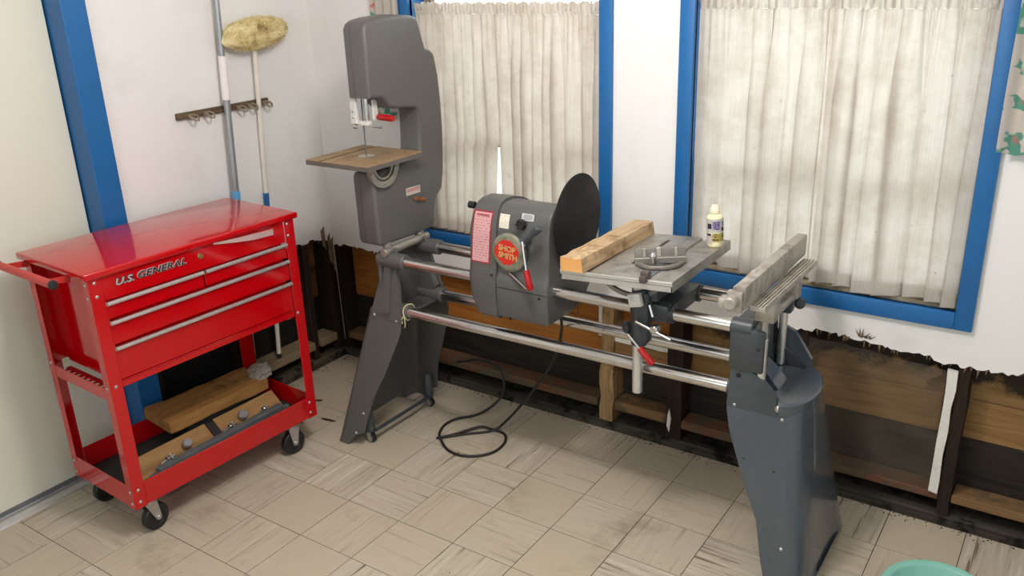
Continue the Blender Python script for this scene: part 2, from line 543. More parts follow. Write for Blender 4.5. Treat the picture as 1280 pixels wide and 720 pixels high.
M['warn'] = print_mat('pink_warning_print', lin(214, 164, 164), lin(184, 126, 128), 110, None, 160, 0.5)
M['warnred'] = plain('red_label_border', lin(150, 40, 52), 0.5, 0, 0.05, 30)
M['notepaper'] = print_mat('cream_note_print', lin(226, 220, 202), lin(196, 188, 168), 140, None, 160, 0.45)
M['smallplate'] = print_mat('pink_plate_print', lin(202, 180, 176), lin(176, 70, 74), 150, None, 120, 0.5)
M['bottle'] = plain('pale_yellow_bottle', lin(234, 226, 184), 0.3, 0, 0.03, 30)
M['bottlecap'] = plain('cream_bottle_cap', lin(238, 230, 202), 0.4, 0, 0.03, 30)
M['lab_white'] = plain('white_bottle_label', lin(238, 234, 228), 0.5, 0, 0.02, 30)
M['lab_purple'] = print_mat('purple_label_print', lin(176, 164, 206), lin(92, 76, 130), 150, None, 120, 0.5)
M['lab_dark'] = plain('dark_purple_label', lin(70, 54, 96), 0.5, 0, 0.1, 60)
M['lab_yellow'] = print_mat('yellow_label_print', lin(214, 200, 110), lin(120, 96, 60), 110, None, 90, 0.5)


def mop_mat():
    m, nt, N, L, B = new_mat('yellowed_mop_yarn')
    mp = mapping(nt, 'Object', (1, 1, 1))
    n = noise(nt, mp.outputs['Vector'], 16, 5, 0.6)
    r = ramp(N, [(0.3, lin(134, 108, 66)), (0.42, lin(206, 186, 132)), (0.7, lin(236, 222, 176))])
    L.new(n.outputs['Fac'], r.inputs['Fac'])
    L.new(r.outputs['Color'], B.inputs['Base Color'])
    B.inputs['Roughness'].default_value = 1.0
    B.inputs['Specular IOR Level'].default_value = 0.05
    return m


M['mop'] = mop_mat()
M['rackwood'] = wood('brown_rack_wood', lin(58, 44, 32), lin(90, 72, 54), lin(120, 102, 82), 'y', 1, 0.8)
M['rackmetal'] = plain('tarnished_clip', lin(150, 138, 118), 0.5, 0.5, 0.2, 40)


# ------------------------------------------------------------------ object helpers
def wmat(o):
    m = o.matrix_basis.copy()
    while o.parent:
        o = o.parent
        m = o.matrix_basis @ m
    return m


def root(name, label, cat, loc=(0, 0, 0), rz=0.0, group=None):
    o = bpy.data.objects.new(name, None)
    COL.objects.link(o)
    o.location = loc
    o.rotation_euler = (0, 0, rz)
    o['label'] = label
    o['category'] = cat
    if group:
        o['group'] = group
    o.empty_display_size = 0.05
    return o


def tag(o, label=None, cat=None, group=None, kind=None):
    for k, v in (('label', label), ('category', cat), ('group', group), ('kind', kind)):
        if v:
            o[k] = v
    return o


def obj(name, bm, mat, parent=None, smooth=35, local=False, doubles=False):
    """One mesh object. Geometry is in world coordinates unless local (then in the parent's own)."""
    if doubles:
        bmesh.ops.remove_doubles(bm, verts=bm.verts, dist=1e-5)
    bmesh.ops.recalc_face_normals(bm, faces=bm.faces)
    me = bpy.data.meshes.new(name)
    if parent is not None and not local:
        bm.transform(wmat(parent).inverted())
    loc = None
    if parent is None and not local:
        xs = [v.co for v in bm.verts]
        lo = Vector((min(v.x for v in xs), min(v.y for v in xs), min(v.z for v in xs)))
        hi = Vector((max(v.x for v in xs), max(v.y for v in xs), max(v.z for v in xs)))
        loc = Vector(((lo.x + hi.x) / 2, (lo.y + hi.y) / 2, lo.z))
        bm.transform(Matrix.Translation(-loc))
    bm.to_mesh(me)
    bm.free()
    mats = mat if isinstance(mat, (list, tuple)) else [mat]
    for m in mats:
        me.materials.append(m)
    if smooth:
        me.shade_smooth()
        me.set_sharp_from_angle(angle=math.radians(smooth))
    o = bpy.data.objects.new(name, me)
    COL.objects.link(o)
    if loc is not None:
        o.location = loc
    if parent is not None:
        o.parent = parent
    return o


def B_():
    return bmesh.new()


def setmat(faces, k):
    for f in faces:
        f.material_index = k


def box(bm, x0, x1, y0, y1, z0, z1, bev=0.0, seg=2, T=None, mi=0):
    b = bmesh.new()
    bmesh.ops.create_cube(b, size=1.0)
    for v in b.verts:
        v.co = Vector((x0 + (v.co.x + .5) * (x1 - x0), y0 + (v.co.y + .5) * (y1 - y0), z0 + (v.co.z + .5) * (z1 - z0)))
    if bev:
        bmesh.ops.bevel(b, geom=b.edges[:], offset=bev, segments=seg, affect='EDGES', profile=0.5)
    merge(bm, b, T, mi)


def merge(bm, b, T=None, mi=0):
    if T is not None:
        b.transform(T)
    vm = [bm.verts.new(v.co) for v in b.verts]
    b.verts.index_update()
    for f in b.faces:
        try:
            nf = bm.faces.new([vm[v.index] for v in f.verts])
            nf.material_index = mi
        except ValueError:
            pass
    b.free()


def frame_of(d):
    d = Vector(d).normalized()
    u = d.orthogonal().normalized()
    return d, u, d.cross(u)


def cyl(bm, p0, p1, r0, r1=None, n=20, bev=0.0, mi=0):
    p0, p1 = Vector(p0), Vector(p1)
    r1 = r0 if r1 is None else r1
    d, u, w = frame_of(p1 - p0)
    L = (p1 - p0).length
    prof = [(r0, 0), (r1, L)]
    if bev:
        prof = [(r0 - bev, 0), (r0, bev), (r1, L - bev), (r1 - bev, L)]
    rings = []
    for r, h in prof:
        rings.append([bm.verts.new(p0 + d * h + (u * math.cos(2 * PI * k / n) + w * math.sin(2 * PI * k / n)) * r) for k in range(n)])
    fs = []
    for a, b in zip(rings[:-1], rings[1:]):
        for k in range(n):
            fs.append(bm.faces.new((a[k], a[(k + 1) % n], b[(k + 1) % n], b[k])))
    fs.append(bm.faces.new(rings[0][::-1]))
    fs.append(bm.faces.new(rings[-1]))
    setmat(fs, mi)


def lathe(bm, prof, p0=(0, 0, 0), d=(0, 0, 1), n=32, mi=0):
    """prof: (radius, height) pairs along d; radius 0 closes to a point."""
    p0 = Vector(p0)
    d, u, w = frame_of(d)
    rings = []
    for r, h in prof:
        if r < 1e-6:
            rings.append([bm.verts.new(p0 + d * h)])
        else:
            rings.append([bm.verts.new(p0 + d * h + (u * math.cos(2 * PI * k / n) + w * math.sin(2 * PI * k / n)) * r) for k in range(n)])
    fs = []
    for a, b in zip(rings[:-1], rings[1:]):
        for k in range(n):
            q = (k + 1) % n
            if len(a) == 1 and len(b) == 1:
                continue
            if len(a) == 1:
                fs.append(bm.faces.new((a[0], b[q], b[k])))
            elif len(b) == 1:
                fs.append(bm.faces.new((a[k], a[q], b[0])))
            else:
                fs.append(bm.faces.new((a[k], a[q], b[q], b[k])))
    setmat(fs, mi)


def catmull(pts, per=8, closed=False):
    P = [Vector(p) for p in pts]
    out = []
    n = len(P)
    rng = range(n if closed else n - 1)
    for i in rng:
        a = P[(i - 1) % n] if (closed or i > 0) else P[i]
        b = P[i]
        c = P[(i + 1) % n]
        d = P[(i + 2) % n] if (closed or i + 2 < n) else P[(i + 1) % n]
        for k in range(per):
            t = k / per
            out.append(0.5 * ((2 * b) + (c - a) * t + (2 * a - 5 * b + 4 * c - d) * t * t + (3 * b - a - 3 * c + d) * t ** 3))
    if not closed:
        out.append(P[-1])
    return out


def tube(bm, pts, r, n=10, closed=False, mi=0):
    P = [Vector(p) for p in pts]
    m = len(P)
    rings = []
    up = None
    for i in range(m):
        if closed:
            t = P[(i + 1) % m] - P[(i - 1) % m]
        else:
            t = P[min(i + 1, m - 1)] - P[max(i - 1, 0)]
        t.normalize()
        if up is None:
            up = t.orthogonal().normalized()
        up = (up - t * up.dot(t)).normalized()
        w = t.cross(up)
        rr = r(i / (m - 1)) if callable(r) else r
        rings.append([bm.verts.new(P[i] + (up * math.cos(2 * PI * k / n) + w * math.sin(2 * PI * k / n)) * rr) for k in range(n)])
    fs = []
    for i in range(m if closed else m - 1):
        a, b = rings[i], rings[(i + 1) % m]
        for k in range(n):
            fs.append(bm.faces.new((a[k], a[(k + 1) % n], b[(k + 1) % n], b[k])))
    if not closed:
        fs.append(bm.faces.new(rings[0][::-1]))
        fs.append(bm.faces.new(rings[-1]))
    setmat(fs, mi)


def prism(bm, poly, axis, lo, hi, bev=0.0, seg=2, T=None, mi=0, only_caps=True, cap='both'):
    """poly in the plane normal to axis: axis x -> (y,z); y -> (x,z); z -> (x,y)."""
    b = bmesh.new()

    def P(a, c, h):
        return {'x': (h, a, c), 'y': (a, h, c), 'z': (a, c, h)}[axis]
    A = [b.verts.new(P(a, c, lo)) for a, c in poly]
    Z = [b.verts.new(P(a, c, hi)) for a, c in poly]
    n = len(poly)
    f1 = b.faces.new(A)
    f2 = b.faces.new(Z[::-1])
    for k in range(n):
        b.faces.new((A[k], Z[k], Z[(k + 1) % n], A[(k + 1) % n]))
    bmesh.ops.recalc_face_normals(b, faces=b.faces)
    if bev:
        es = list({'both': set(f1.edges) | set(f2.edges), 'lo': set(f1.edges), 'hi': set(f2.edges)}[cap]) if only_caps else b.edges[:]
        bmesh.ops.bevel(b, geom=es, offset=bev, segments=seg, affect='EDGES', profile=0.5, clamp_overlap=True)
    bmesh.ops.triangulate(b, faces=[f for f in b.faces if len(f.verts) > 4])
    merge(bm, b, T, mi)


def sheet(bm, poly, fn, th, mi=0):
    """Flat plate: poly (a,c) placed by fn(a,c)->point, thickened along fn's third argument."""
    b = bmesh.new()
    A = [b.verts.new(fn(a, c, 0.0)) for a, c in poly]
    Z = [b.verts.new(fn(a, c, th)) for a, c in poly]
    n = len(poly)
    b.faces.new(A)
    b.faces.new(Z[::-1])
    for k in range(n):
        b.faces.new((A[k], Z[k], Z[(k + 1) % n], A[(k + 1) % n]))
    bmesh.ops.triangulate(b, faces=[f for f in b.faces if len(f.verts) > 4])
    merge(bm, b, None, mi)


def dome(bm, c, d, r, n=10, flat=0.6):
    lathe(bm, [(r, 0), (r * .92, r * .35 * flat), (r * .6, r * .8 * flat), (0, r * flat)], c, d, n)


def ball(bm, c, r, n=16, sc=(1, 1, 1)):
    b = bmesh.new()
    bmesh.ops.create_uvsphere(b, u_segments=n, v_segments=n // 2 + 1, radius=r)
    merge(bm, b, Matrix.Translation(c) @ Matrix.Diagonal((sc[0], sc[1], sc[2], 1)))


def text_bm(bm, txt, size, depth, T, shear=0.0, spacing=1.0, bold=0.0, mi=0):
    cu = bpy.data.curves.new('lettering_source', 'FONT')
    cu.body = txt
    cu.size = size
    cu.extrude = depth / 2
    cu.shear = shear
    cu.space_character = spacing
    cu.offset = bold
    cu.align_x = 'CENTER'
    cu.align_y = 'CENTER'
    cu.resolution_u = 3
    o = bpy.data.objects.new('lettering_source', cu)
    COL.objects.link(o)
    dg = bpy.context.evaluated_depsgraph_get()
    dg.update()
    me = bpy.data.meshes.new_from_object(o.evaluated_get(dg))
    bpy.data.objects.remove(o)
    bpy.data.curves.remove(cu)
    b = bmesh.new()
    b.from_mesh(me)
    bpy.data.meshes.remove(me)
    merge(bm, b, T, mi)


def basis(o, ex, ey, ez):
    m = Matrix((Vector(ex), Vector(ey), Vector(ez))).transposed().to_4x4()
    m.translation = Vector(o)
    return m


def jag(x0, x1, z, amp, step, seed):
    r = random.Random(seed)
    out = []
    x = x0
    while x < x1 - 1e-6:
        out.append((x, z(x) + r.uniform(-amp, amp)))
        x += step * r.uniform(0.4, 1.6)
    out.append((x1, z(x1)))
    return out


def torn_strip(bm, bot, top, fn, th):
    prev = None
    for a, c in bot:
        q = [bm.verts.new(fn(a, z, h)) for z, h in ((c, 0), (top, 0), (top, th), (c + .003, th))]
        if prev:
            for k in range(4):
                bm.faces.new((prev[k], prev[(k + 1) % 4], q[(k + 1) % 4], q[k]))
        else:
            bm.faces.new(q)
        prev = q
    bm.faces.new(prev[::-1])


# ==================================================================== SETTING
T = 0.2286
X0, X1 = -1.335, 2.75          # room, left and right
YB, YR = 0.432, -3.2           # back wall face and rear wall
H = 2.4

# floor slab and 9-inch tiles
bm = B_()
box(bm, X0 - .11, X1, YR, .56, -0.06, -0.0025)
floor = tag(obj('floor', bm, M['grout'], smooth=0), kind='structure')


def tile_mesh(w, name):
    b = bmesh.new()
    g = 0.0013
    box(b, -w / 2 + g, w / 2 - g, -T / 2 + g, T / 2 - g, -0.0025, 0.0, 0.0)
    me = bpy.data.meshes.new(name)
    b.to_mesh(me)
    b.free()
    me.materials.append(M['tile'])
    return me


tm_full = tile_mesh(T, 'tile_full')
tm_cut = tile_mesh(-5 * T - X0, 'tile_cut')
rt = random.Random(11)
for i in range(-6, 12):
    for j in range(-13, 2):
        yc = (j + .5) * T
        cut = (i == -6 and yc > -0.66)
        o = bpy.data.objects.new('tile', tm_cut if cut else tm_full)
        COL.objects.link(o)
        o.parent = floor
        xc = (X0 - 5 * T) / 2 if cut else (i + .5) * T
        # parent's origin is the slab's centre: place in its frame
        w = wmat(floor).inverted() @ Vector((xc, yc, rt.uniform(-.0002, .0004)))
        o.location = w
        if not cut:
            o.rotation_euler = (0, 0, (PI / 2 if (i + j) % 2 else 0) + (PI if rt.random() < .5 else 0))

# back wall: drywall with a torn lower edge and two window openings
W1 = (-0.778, 0.058, 0.712, 1.92)
W2 = (0.392, 1.248, 0.735, 1.92)
yb0, yb1 = YB, YB + 0.0125


def torn_z(x):
    return 0.556 + (0.03 if x > 0.6 else 0.0) * min(1, (x - .6) / .25 if x > .6 else 0) + 0.008 * math.sin(9 * x) - (0.012 if x > 1.2 else 0)


bm = B_()
bot = jag(X0, X1, torn_z, 0.008, 0.013, 3)
torn_strip(bm, bot, .70, lambda a, c, h: (a, yb0 + h, c), .0125)
for (a, b, z0, z1) in ((X0, W1[0], .70, H), (W1[1], W2[0], .70, H), (W2[1], X1, .70, H), (W1[0], W1[1], .70, W1[2]), (W2[0], W2[1], .70, W2[2]), (W1[0], W1[1], W1[3], H), (W2[0], W2[1], W2[3], H)):
    box(bm, a, b, yb0, yb1, z0, z1)
wall_back = tag(obj('wall_back', bm, M['wall'], smooth=0), kind='structure')


def child(name, bm_, mat, par, smooth=0):
    """A piece of the setting whose origin sits at its own middle (so each piece has its own grain)."""
    xs = [v.co.copy() for v in bm_.verts]
    c = Vector([(min(v[k] for v in xs) + max(v[k] for v in xs)) / 2 for k in range(3)])
    bm_.transform(Matrix.Translation(-c))
    me = bpy.data.meshes.new(name)
    bmesh.ops.recalc_face_normals(bm_, faces=bm_.faces)
    bm_.to_mesh(me)
    bm_.free()
    me.materials.append(mat)
    if smooth:
        me.shade_smooth()
        me.set_sharp_from_angle(angle=math.radians(smooth))
    o = bpy.data.objects.new(name, me)
    COL.objects.link(o)
    o.parent = par
    o.location = wmat(par).inverted() @ c
    return o


# sheathing boards behind the studs
ys0, ys1 = 0.532, 0.552
for (z0, z1, mat, cuts) in ((-.06, .143, 'plank_low', [-1.45, .2, 1.05, 2.9]), (.145, .283, 'plank_low', [-1.45, -.85, .34, 1.6, 2.9]),
                            (.285, .420, 'plank_mid', [-1.45, .08, 1.29, 2.9]), (.422, .560, 'plank_up', [-1.45, -.1, .36, 1.6, 2.9]), (.562, .700, 'plank_up', [-1.45, .36, 2.9])):
    for a, b in zip(cuts[:-1], cuts[1:]):
        bm = B_()
        box(bm, a + .001, min(b - .001, X1 + .05), ys0 + random.uniform(0, .002), ys1, z0, z1 - .001, .0015, 1)
        child('plank', bm, M['plank_orange' if (mat in ('plank_mid', 'plank_up') and b <= .37) else mat], wall_back)
# plain board lining behind the drywall higher up, so that no daylight leaks in
bm = B_()
for (a, b, z0, z1) in ((X0 - .1, W1[0] - .03, .70, H), (W1[1] + .03, W2[0] - .03, .70, H), (W2[1] + .03, X1, .70, H), (W1[0] - .03, W1[1] + .03, .70, W1[2] - .02), (W2[0] - .03, W2[1] + .03, .70, W2[2] - .02), (W1[0] - .03, W1[1] + .03, W1[3] + .02, H), (W2[0] - .03, W2[1] + .03, W2[3] + .02, H)):
    box(bm, a, b, ys0, ys1, z0, z1)
child('outer_lining', bm, M['plank_low'], wall_back)


def stud(x0, x1, mat, y0=.446, y1=.531, z0=.036, z1=.70, rough=0.0, seed=1):
    bm = B_()
    if rough:
        r = random.Random(seed)
        rings = []
        n = 14
        for k in range(n):
            z = z0 + (z1 - z0) * k / (n - 1)
            a = x0 + r.uniform(-rough, rough)
            b = x1 + r.uniform(-rough, rough)
            f = y0 + r.uniform(-rough, rough) * .4
            rings.append([bm.verts.new(p) for p in ((a, f, z), (b, f, z), (b, y1, z), (a, y1, z))])
        for p, q in zip(rings[:-1], rings[1:]):
            for k in range(4):
                bm.faces.new((p[k], p[(k + 1) % 4], q[(k + 1) % 4], q[k]))
        bm.faces.new(rings[0][::-1])
        bm.faces.new(rings[-1])
    else:
        box(bm, x0, x1, y0, y1, z0, z1, .002, 1)
    return child('stud', bm, mat, wall_back)


stud(-1.425, -1.315, M['stud_dark'])
stud(-.885, -.847, M['stud_dark'])
stud(.048, .106, M['stud_light'], rough=.005, seed=4)
stud(.330, .388, M['stud_dark'], rough=.003, seed=5)
stud(.785, .823, M['stud_dark'])
stud(1.276, 1.310, M['stud_dark'], rough=.002, seed=6)
stud(1.74, 1.778, M['stud_dark'])
stud(2.15, 2.188, M['stud_dark'])

for (a, b, z0, z1, mat) in ((-.845, .034, .088, .122, 'ledger_red'), (.110, .328, .092, .130, 'ledger_tan'), (.390, .783, .086, .122, 'ledger_red'),
                            (.825, 1.274, .086, .112, 'ledger_red'), (1.312, 1.738, .086, .116, 'ledger_tan'), (-1.313, -.887, .088, .122, 'ledger_tan')):
    bm = B_()
    box(bm, a, b, .447, .530, z0, z1, .003, 1)
    child('ledger_block', bm, M[mat], wall_back)
# patch of old painted wallboard and a board between the middle studs
bm = B_()
sheet(bm, jag(.108, .328, lambda x: .385, .004, .03, 8) + [(.328, .412), (.108, .418)], lambda a, c, h: (a, .452 + h, c), .012)
child('wallboard_remnant', bm, M['chalk'], wall_back)
bm = B_()
box(bm, .108, .328, .452, .47, .335, .38, .002, 1)
child('nailer_board', bm, M['plank_mid'], wall_back)
bm = B_()
sheet(bm, [(.046, .40), (.056, .40), (.060, .56), (.046, .56)], lambda a, c, h: (a, .438 + h, c), .008)
child('wallboard_remnant', bm, M['chalk'], wall_back)
bm = B_()
sheet(bm, [(.336, .09), (.346, .065), (.352, .12), (.344, .16), (.338, .135)], lambda a, c, h: (a, .439 + h, c), .006)
child('paint_chip', bm, M['chalk'], wall_back)
# white strip nailed to the right stud
bm = B_()
L_ = [(1.2450, .120), (1.2465, .2), (1.247, .3), (1.250, .42), (1.2495, .5), (1.247, .548)]
R_ = [(1.276, .545), (1.278, .48), (1.272, .42), (1.2745, .33), (1.270, .25), (1.2725, .16), (1.2715, .115)]
sheet(bm, L_ + R_, lambda a, c, h: (a, .432 + h, c), .014)
child('wallboard_strip', bm, M['chalk'], wall_back)

bm = B_()
box(bm, X0 - .09, X1, .447, .531, -.002, .034, .004, 1)
box(bm, X0, X1, .440, .4468, -.002, .020, .002, 1)
child('sole_plate', bm, M['sole'], wall_back)

bm = B_()
box(bm, -.030, .030, -.005, .005, -.020, .020, .002, 1, Matrix.Translation((1.196, .500, .498)) @ Matrix.Rotation(math.radians(-38), 4, 'Y'))
child('board_scrap', bm, M['ledger_tan'], wall_back)

# shredded paper and board fibres along the torn edges
bm = B_()
rr = random.Random(21)
for k in range(210):
    x = rr.uniform(X0 + .02, 2.2)
    z = torn_z(x)
    l = rr.uniform(.006, .026) * (1.6 if rr.random() < .12 else 1)
    w = rr.uniform(.002, .007)
    y = YB + rr.uniform(.002, .012)
    dx = rr.uniform(-.006, .006)
    vs_ = [bm.verts.new(p) for p in ((x - w, y, z + .01), (x + w, y, z + .01), (x + dx, y - rr.uniform(0, .006), z - l), (x, y + .003, z + .008))]
    for q in ((0, 1, 2), (0, 3, 2), (1, 3, 2), (0, 1, 3)):
        bm.faces.new([vs_[t] for t in q])
for k in range(9):     # the burst of splinters below the second window
    x = 1.005 + rr.uniform(-.022, .022)
    z = .598
    vs_ = [bm.verts.new(p) for p in ((x - .004, YB + .001, z), (x + .004, YB + .001, z), (x + rr.uniform(-.02, .03), YB - .012, z + rr.uniform(.015, .042)), (x, YB + .003, z - .006))]
    for q in ((0, 1, 2), (0, 3, 2), (1, 3, 2), (0, 1, 3)):
        bm.faces.new([vs_[t] for t in q])
tag(child('torn_paper', bm, M['paper'], wall_back), kind='stuff')

# left wall: drywall, studs and boards; the door opening nearer the camera
YC = -0.565                 # far edge of the door casing


def torn_l(y):
    return .612 - .03 * max(0, (y - .33)) / .1 + .006 * math.sin(14 * y)


bm = B_()
bot = jag(YC, YB, torn_l, 0.008, 0.013, 5)
torn_strip(bm, bot, .70, lambda a, c, h: (X0 - h, a, c), .0125)
box(bm, X0 - .0125, X0, YC, YB, .70, H)
box(bm, X0 - .0125, X0, -1.56, YC, 2.10, H)
box(bm, X0 - .0125, X0, YR, -1.56, 0, H)
wall_left = tag(obj('wall_left', bm, M['wall'], smooth=0), kind='structure')
bm = B_()
box(bm, -1.47, -1.452, -.56, .55, -.06, .70)
box(bm, -1.47, -1.452, YR, .55, .70, H)
box(bm, -1.47, -1.452, YR, -.56, -.06, .70)
child('outer_lining', bm, M['plank_felt'], wall_left)
for (z0, z1, a, b, mat) in ((-.05, .14, -.56, .53, 'plank_felt'), (.142, .298, -.56, .53, 'plank_felt'), (.300, .440, -.56, .29, 'plank_felt'), (.30, .440, .292, .395, 'plank_left'),
                            (.442, .60, -.56, .29, 'plank_felt'), (.442, .60, .292, .40, 'plank_left'), (.602, .70, -.56, .53, 'plank_felt'), (.30, .60, .402, .53, 'plank_felt')):
    bm = B_()
    box(bm, -1.45, -1.432, a, b, z0, z1 - .001, .0015, 1)
    child('plank', bm, M[mat], wall_left)
for (a, b) in ((.395, .431), (.255, .290), (-.14, -.10), (-.56, -.52)):
    bm = B_()
    box(bm, -1.431, -1.349, a, b, .036, .70, .002, 1)
    child('stud', bm, M['stud_dark'], wall_left)
for (a, b) in ((-.098, .253), (-.518, -.142), (.291, .394)):
    bm = B_()
    box(bm, -1.431, -1.332, a, b, .096, .134, .003, 1)
    child('ledger_block', bm, M['ledger_grey'], wall_left)
bm = B_()
box(bm, -1.431, -1.338, -.55, .44, -.002, .040, .004, 1)
child('sole_plate', bm, M['sole_y'], wall_left)
bm = B_()
rr = random.Random(5)
for k in range(70):
    y = rr.uniform(YC + .02, YB - .01)
    z = torn_l(y)
    l = rr.uniform(.006, .03)
    w = rr.uniform(.002, .006)
    x = X0 - rr.uniform(.001, .011)
    vs_ = [bm.verts.new(p) for p in ((x, y - w, z + .01), (x, y + w, z + .01), (x + .004, y + rr.uniform(-.006, .006), z - l), (x - .003, y, z + .008))]
    for q in ((0, 1, 2), (0, 3, 2), (1, 3, 2), (0, 1, 3)):
        bm.faces.new([vs_[t] for t in q])
# long flaps at the corner
for (y, z0, z1, w) in ((.372, .66, .55, .012), (.405, .62, .47, .009), (.424, .60, .42, .007)):
    vs_ = [bm.verts.new(p) for p in ((X0 + .002, y - w, z0 - .02), (X0 + .003, y + w, z0), (X0 + .010, y + w * .5, z1), (X0 + .002, y - w * .6, z1 + .02), (X0 - .004, y, (z0 + z1) / 2))]
    for q in ((0, 1, 2, 3), (0, 4, 3), (1, 4, 2), (0, 1, 4), (2, 3, 4)):
        bm.faces.new([vs_[t] for t in q])
tag(child('torn_paper', bm, M['paper'], wall_left), kind='stuff')
bm = B_()
cyl(bm, (-1.326, .424, .58), (-1.318, .428, .09), .0016, n=6)
child('corner_wire', bm, M['zinc'], wall_left, 40)

# remaining shell (behind and beside the camera)
bm = B_()
box(bm, X1, X1 + .05, YR, .56, -.06, H)
tag(obj('wall_right', bm, M['wall'], smooth=0), kind='structure')
bm = B_()
box(bm, X0 - .14, X1 + .05, YR - .05, YR, -.06, H)
tag(obj('wall_rear', bm, M['wall'], smooth=0), kind='structure')
bm = B_()
box(bm, X0 - .14, X1 + .05, YR - .05, .56, H, H + .05)
tag(obj('ceiling', bm, M['ceil'], smooth=0), kind='structure')

# door
bm = B_()
box(bm, -1.445, -1.402, -1.505, -.655, .022, 2.045, .002, 1)
door = tag(obj('door_1', bm, M['door'], smooth=0), kind='structure')
bm = B_()
box(bm, -1.45, -1.308, -.650, -.562, -.002, 2.12, .003, 2)
child('door_casing', bm, M['trim'], door)
bm = B_()
box(bm, -1.45, -1.308, -1.60, -1.51, -.002, 2.12, .003, 2)
child('door_casing', bm, M['trim'], door)
bm = B_()
box(bm, -1.45, -1.308, -1.508, -.652, 2.05, 2.12, .003, 2)
child('head_casing', bm, M['trim'], door)
bm = B_()
prism(bm, [(-1.445, -.002), (-1.352, -.002), (-1.356, .006), (-1.372, .013), (-1.396, .013), (-1.40, .016), (-1.445, .016)], 'y', -1.508, -.652)
child('threshold', bm, M['alu'], door, 30)
bm = B_()
box(bm, -1.4019, -1.398, -1.505, -.655, .0165, .034, .001, 1)
child('door_sweep', bm, M['bargrey'], door)


# windows: casing boards, jambs, sashes, panes
def window(name, W, cl, cb):
    x0, x1, z0, z1 = W
    bm = B_()
    # jamb liner round the opening
    box(bm, x0 - .016, x0, .433, .55, z0 - .016, z1 + .016)
    box(bm, x1, x1 + .016, .433, .55, z0 - .016, z1 + .016)
    box(bm, x0, x1, .433, .55, z1, z1 + .016)
    box(bm, x0, x1, .433, .55, z0 - .016, z0)
    w = tag(obj(name, bm, M['trim'], smooth=0), kind='structure')
    yf = YB - .017
    for (nm, a, b, c, d) in (('casing', x0 - cl, x0 + .003, z0 - cb, z1 + .05), ('casing', x1 - .003, x1 + cl, z0 - cb, z1 + .05), ('head_casing', x0 + .003, x1 - .003, z1 - .003, z1 + .05), ('sill_casing', x0 + .003, x1 - .003, z0 - cb, z0 + .003)):
        bm = B_()
        box(bm, a, b, yf, YB - .0005, c, d, .0025, 2)
        child(nm, bm, M['trim'], w, 40)
    zm = 1.075
    for (za, zb, y) in ((z0 + .002, zm + .034, .487), (zm, z1 - .002, .515)):
        bm = B_()
        lo = .070 if y < .5 else .034
        box(bm, x0 + .002, x1 - .002, y, y + .026, za, za + lo, .002, 1)
        box(bm, x0 + .002, x1 - .002, y, y + .026, zb - .034, zb, .002, 1)
        box(bm, x0 + .002, x0 + .040, y, y + .026, za + lo, zb - .034, .002, 1)
        box(bm, x1 - .040, x1 - .002, y, y + .026, za + lo, zb - .034, .002, 1)
        s = child('sash', bm, M['sashpaint'], w)
        bm = B_()
        box(bm, x0 + .038, x1 - .038, y + .011, y + .014, za + lo - .004, zb - .031)
        child('pane', bm, M['glass'], s)
    bm = B_()
    box(bm, x0 + .002, x1 - .002, .447, .486, z0 + .0005, z0 + .012, .002, 1)
    child('stool', bm, M['sashpaint'], w)
    return w


window('window_1', W1, .046, .040)
window('window_2', W2, .047, .049)

# ground outside the windows
bm = B_()
box(bm, -9, 11, .9, 16, -.75, -.6)
tag(obj('ground_outside', bm, plain('pale_gravel_ground', lin(196, 196, 190), 0.9, 0, 0.1, 6), smooth=0), kind='structure')


